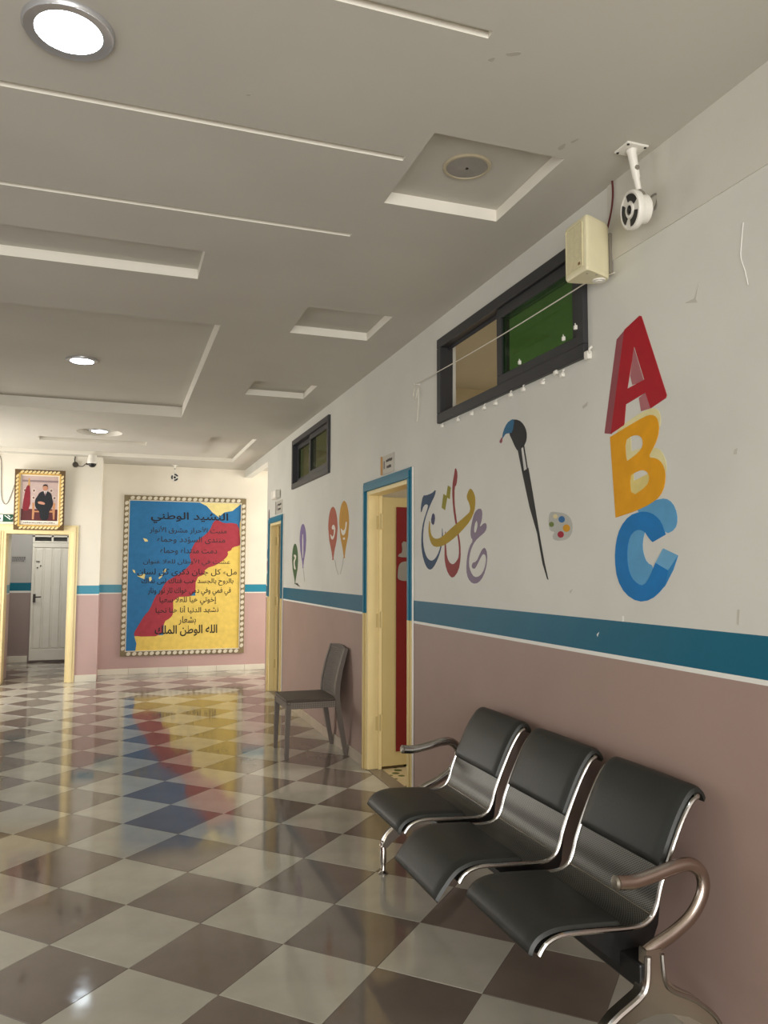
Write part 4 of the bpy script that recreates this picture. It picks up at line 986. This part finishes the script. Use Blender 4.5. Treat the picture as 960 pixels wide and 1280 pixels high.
# ------------------------------------------------------------------ door signs, emergency lamp, painted strip
def door_sign(label, y0, y1, z0, z1, edge):
    t = thing('door_sign', (XR, (y0+y1)/2, z0), label, 'sign')
    bm = B(); box(bm, XR-.006, XR-.0004, y0, y1, z0, z1, .001, 1); build('plate', bm, mat('sign_plate_grey', '#b9b4a8', .4), t)
    bm = B(); box(bm, XR-.014, XR-.0004, y1, y1+.02, z0, z1, .001, 1); e = build('edge_strip', bm, mat('orange_wood_edge', '#b98a4a', .5) if edge else MATS['sign_plate_grey'], t)
    bm = B(); h = z1-z0; L = y1-y0
    rr = random.Random(int(y0*10)); bm.free()
    for zc, a, b in ((z0+h*.68, .12, .66), (z0+h*.34, .22, .60)):
        y = y0+L*a; bm = B()
        while y < y0+L*b: w_ = rr.uniform(.012, .022); box(bm, XR-.0075, XR-.006, y, y+w_, zc-h*rr.uniform(.05, .09), zc+h*rr.uniform(.05, .09)); y += w_+.002
        build('print_row', bm, pm('#4a443e'), t)
    bm = B(); box(bm, XR-.0075, XR-.006, y0+L*.80, y0+L*.86, z0+h*.3, z0+h*.72)
    build('sign_emblem', bm, pm('#4a443e'), t)
door_sign('small grey sign above the red-panelled door', 4.885, 5.12, 2.105, 2.235, True)
door_sign('small grey sign above the second classroom door', 8.62, 8.98, 2.09, 2.24, False)
t = thing('emergency_light', (XR, 8.88, 2.255), 'white emergency light box above the second classroom door', 'light')
bm = B(); box(bm, XR-.06, XR-.0005, 8.74, 9.02, 2.262, 2.36, .012, 2); build('housing', bm, pvc_white, t)
bm = B(); box(bm, XR-.068, XR-.059, 8.73, 8.84, 2.27, 2.352, .004, 1); build('diffuser', bm, mat('lamp_diffuser', '#fffaf0', .3), t)
t = thing('painted_figure_strip', (XR, 9.47, 1.3), 'multicoloured painted strip past the second classroom door at the corner', 'mural')
for P, c in (([(9.41, 2.14), (9.44, 2.20), (9.47, 2.14), (9.46, 1.98), (9.42, 1.95)], '#4a2022'), ([(9.43, 1.93), (9.50, 1.90), (9.49, 1.76), (9.44, 1.74)], '#b98f86'), ([(9.44, 1.72), (9.52, 1.70), (9.52, 1.58), (9.46, 1.58)], '#3e5a86'), ([(9.43, 1.56), (9.53, 1.56), (9.51, 1.42), (9.44, 1.42)], '#a03038'), ([(9.45, 1.40), (9.53, 1.40), (9.52, 1.26), (9.46, 1.26)], '#3f6a4a')):
    bm = B(); prism(bm, [smooth2(P, 1)], pl_right, .0015); build('colour_patch', bm, pm(c), t)

# ------------------------------------------------------------------ string and small clips around the window
A = on_x(519, 480, XR-.03); Z = Vector((XR-.029, 2.575, 2.572))
bm = B(); n = 24
pts = [A.lerp(Z, k/n)+Vector((0, 0, -.012*math.sin(math.pi*k/n))) for k in range(n+1)]+[Vector((XR-.0165, 2.49, 2.563)), Vector((XR-.0165, 2.40, 2.553))]
tube(bm, pts, .0028, 6)
C_ = [A, A+Vector((.004, .03, -.02)), A+Vector((.01, .055, -.06)), A+Vector((.012, .02, -.085)), A+Vector((.012, -.02, -.03)), A+Vector((.014, -.02, -.12)), A+Vector((.016, .0, -.19)), A+Vector((.016, .01, -.235))]
tube(bm, spline(C_, 6), .0045, 6)
tag(build('string_line', bm, mat('white_string', '#d8d3c6', .7), base=A), 'white string stretched across the green-paned window to the loudspeaker', 'string')
bm = B(); lathe(bm, [(0, 0), (.009, 0), (.009, .003), (.003, .005), (.003, .034), (.006, .036), (0, .038)], axis_m(Vector((XR-.0003, A.y, A.z)), (-1, 0, 0)), 10)
tag(build('wall_hook', bm, pvc_white, base=(XR, A.y, A.z)), 'small white hook holding the end of the string', 'hook')
bm = B(); box(bm, -.016, 0, -.010, .010, -.006, .012, .002, 1); tube(bm, [(-.010, -.012, .006), (-.016, -.018, .012), (-.010, -.024, .018)], .003, 6)
CL = to_mesh('clip', bm, pvc_white)
for k, (x, y) in enumerate(((554, 533), (574, 526), (591, 518), (607, 511), (621, 505), (640, 495), (656, 488), (680, 479), (697, 467), (705, 470))):
    p = on_x(x, y, XR); o = bpy.data.objects.new('plastic_clip', CL); COL.objects.link(o); o.location = (XR-.0004, p.y, p.z); o.rotation_euler = (rr.uniform(-.3, .3), 0, 0)
    tag(o, 'tiny white plastic clip on the wall along the lower edge of the green-paned window', 'clip', 'clips under the green-paned window')
xf = XR-.0224
for x, y in ((721, 408), (706, 422), (651, 452)):
    p = on_x(x, y, xf); 
    z_ = min(max(p.z, W1[2]+.01), W1[3]-.012)
    bm = B(); box(bm, p.x-.012, p.x, p.y-.007, p.y+.007, z_-.014, z_+.004, .002, 1); tube(bm, [(p.x-.006, p.y, z_+.002), (p.x-.008, p.y, z_+.012)], .002, 6)
    bm2 = bm; dx = 0
    tag(build('frame_hook', bm2, pvc_white, base=(p.x, p.y, z_)), 'tiny white hook stuck on the dark frame of the green-paned window', 'hook', 'hooks on the green-paned window')
p = on_x(736, 447, XR); o = bpy.data.objects.new('plastic_clip', CL); COL.objects.link(o); o.location = (XR-.0004, p.y-.012, p.z); o.scale = (1.4, 1.4, 1.8)
tag(o, 'white plastic clip at the lower corner of the green-paned window frame near the red A', 'clip')

# ------------------------------------------------------------------ ceiling speaker and downlights
t = thing('ceiling_speaker', (1.215, 2.575, ZC+.05), 'round beige loudspeaker flush in the square ceiling recess', 'loudspeaker')
M0 = Matrix.Translation((1.215, 2.575, ZC+.0495))
bm = B(); lathe(bm, [(.078, 0), (.092, 0), (.092, -.004), (.088, -.008), (.079, -.008), (.078, -.004)], M0, 40); build('rim', bm, mat('beige_speaker_rim', '#b5aa90', .5), t, smooth=True)
bm = B(); lathe(bm, [(0, 0), (.078, 0), (.078, -.005), (0, -.008)], M0, 40); build('grille', bm, mat('grey_speaker_grille', '#96918a', .6, 0, .06, 40, .4, 500), t)
bm = B(); lathe(bm, [(0, -.011), (.005, -.011), (.005, -.007)], M0, 10); build('centre_screw', bm, blackm, t)
led = mat('lit_led_panel', '#f2fbff', .3, emit=22)
def downlight(label, x, y, z, r=.110, thick=.012):
    t = thing('downlight', (x, y, z), label, 'light', 'round ceiling downlights'); M0 = Matrix.Translation((x, y, z-.0004))
    bm = B(); lathe(bm, [(r, 0), (r+.011, 0), (r+.011, -thick*.6), (r+.006, -thick-.002), (r, -thick)], M0, 40); build('trim_ring', bm, mat('silver_lamp_ring', '#b6b6b8', .3, .6), t, smooth=True)
    bm = B(); lathe(bm, [(0, -thick), (r*.8, -thick), (r, -thick+.004), (r, -.001)], M0, 40); build('diffuser', bm, led, t)
downlight('lit round downlight in the flat ceiling between the grooves', -.165, 2.195, ZC)
downlight('lit round downlight in the middle of the large sunken ceiling panel', -.29, 6.17, ZC+.10, .105)
downlight('lit round downlight inside the round ceiling recess near the end wall', LC[0], LC[1]-.02, ZC+.05, .10, .042)

# ------------------------------------------------------------------ scuffs and plaster marks on the wall and ceiling
scuff = mat('grey_scuff', '#bfbbb0', .8); pale = mat('pale_plaster_mark', '#e9e8e2', .8)
bm = B(); tube(bm, spline([on_x(x, y, XR-.0008) for x, y in ((929, 278), (927, 300), (926, 322), (931, 338), (935, 356))], 5), .0014, 5)
build('plaster_crack', bm, pale, wr)
for pts, m in (([(856, 379), (868, 373), (874, 352), (870, 374), (872, 378)], scuff), ([(918, 562), (922, 560), (921, 568), (917, 568)], scuff), ([(728, 508), (735, 502), (734, 507), (729, 511)], scuff),
               ([(778, 770), (780, 770), (780, 777), (778, 777)], pale), ([(746, 793), (749, 790), (747, 796)], pale), ([(712, 739), (716, 736), (713, 742)], scuff), ([(922, 762), (925, 762), (924, 782), (921, 780)], scuff)):
    L = [(lambda p: (p.y, p.z))(on_x(x, y, XR)) for x, y in pts]
    bm = B(); prism(bm, [L], pl_right, .0008); build('scuff_mark', bm, m, wr)
for pts in ([(632, 66), (652, 64), (650, 69), (634, 70)], [(608, 75), (620, 70), (616, 78)], [(697, 184), (708, 178), (705, 186), (698, 188)], [(712, 177), (726, 172), (716, 179)], [(306, 118), (314, 117), (312, 120)]):
    L = [(lambda p: (p.x, p.y))(on_z(x, y, ZC)) for x, y in pts]
    bm = B(); prism(bm, [smooth2(L, 1)], lambda u, v, d: Vector((u, v, ZC-d)), .0008); build('scuff_mark', bm, mat('ceiling_smudge', '#aea99e', .8), ceil_o)
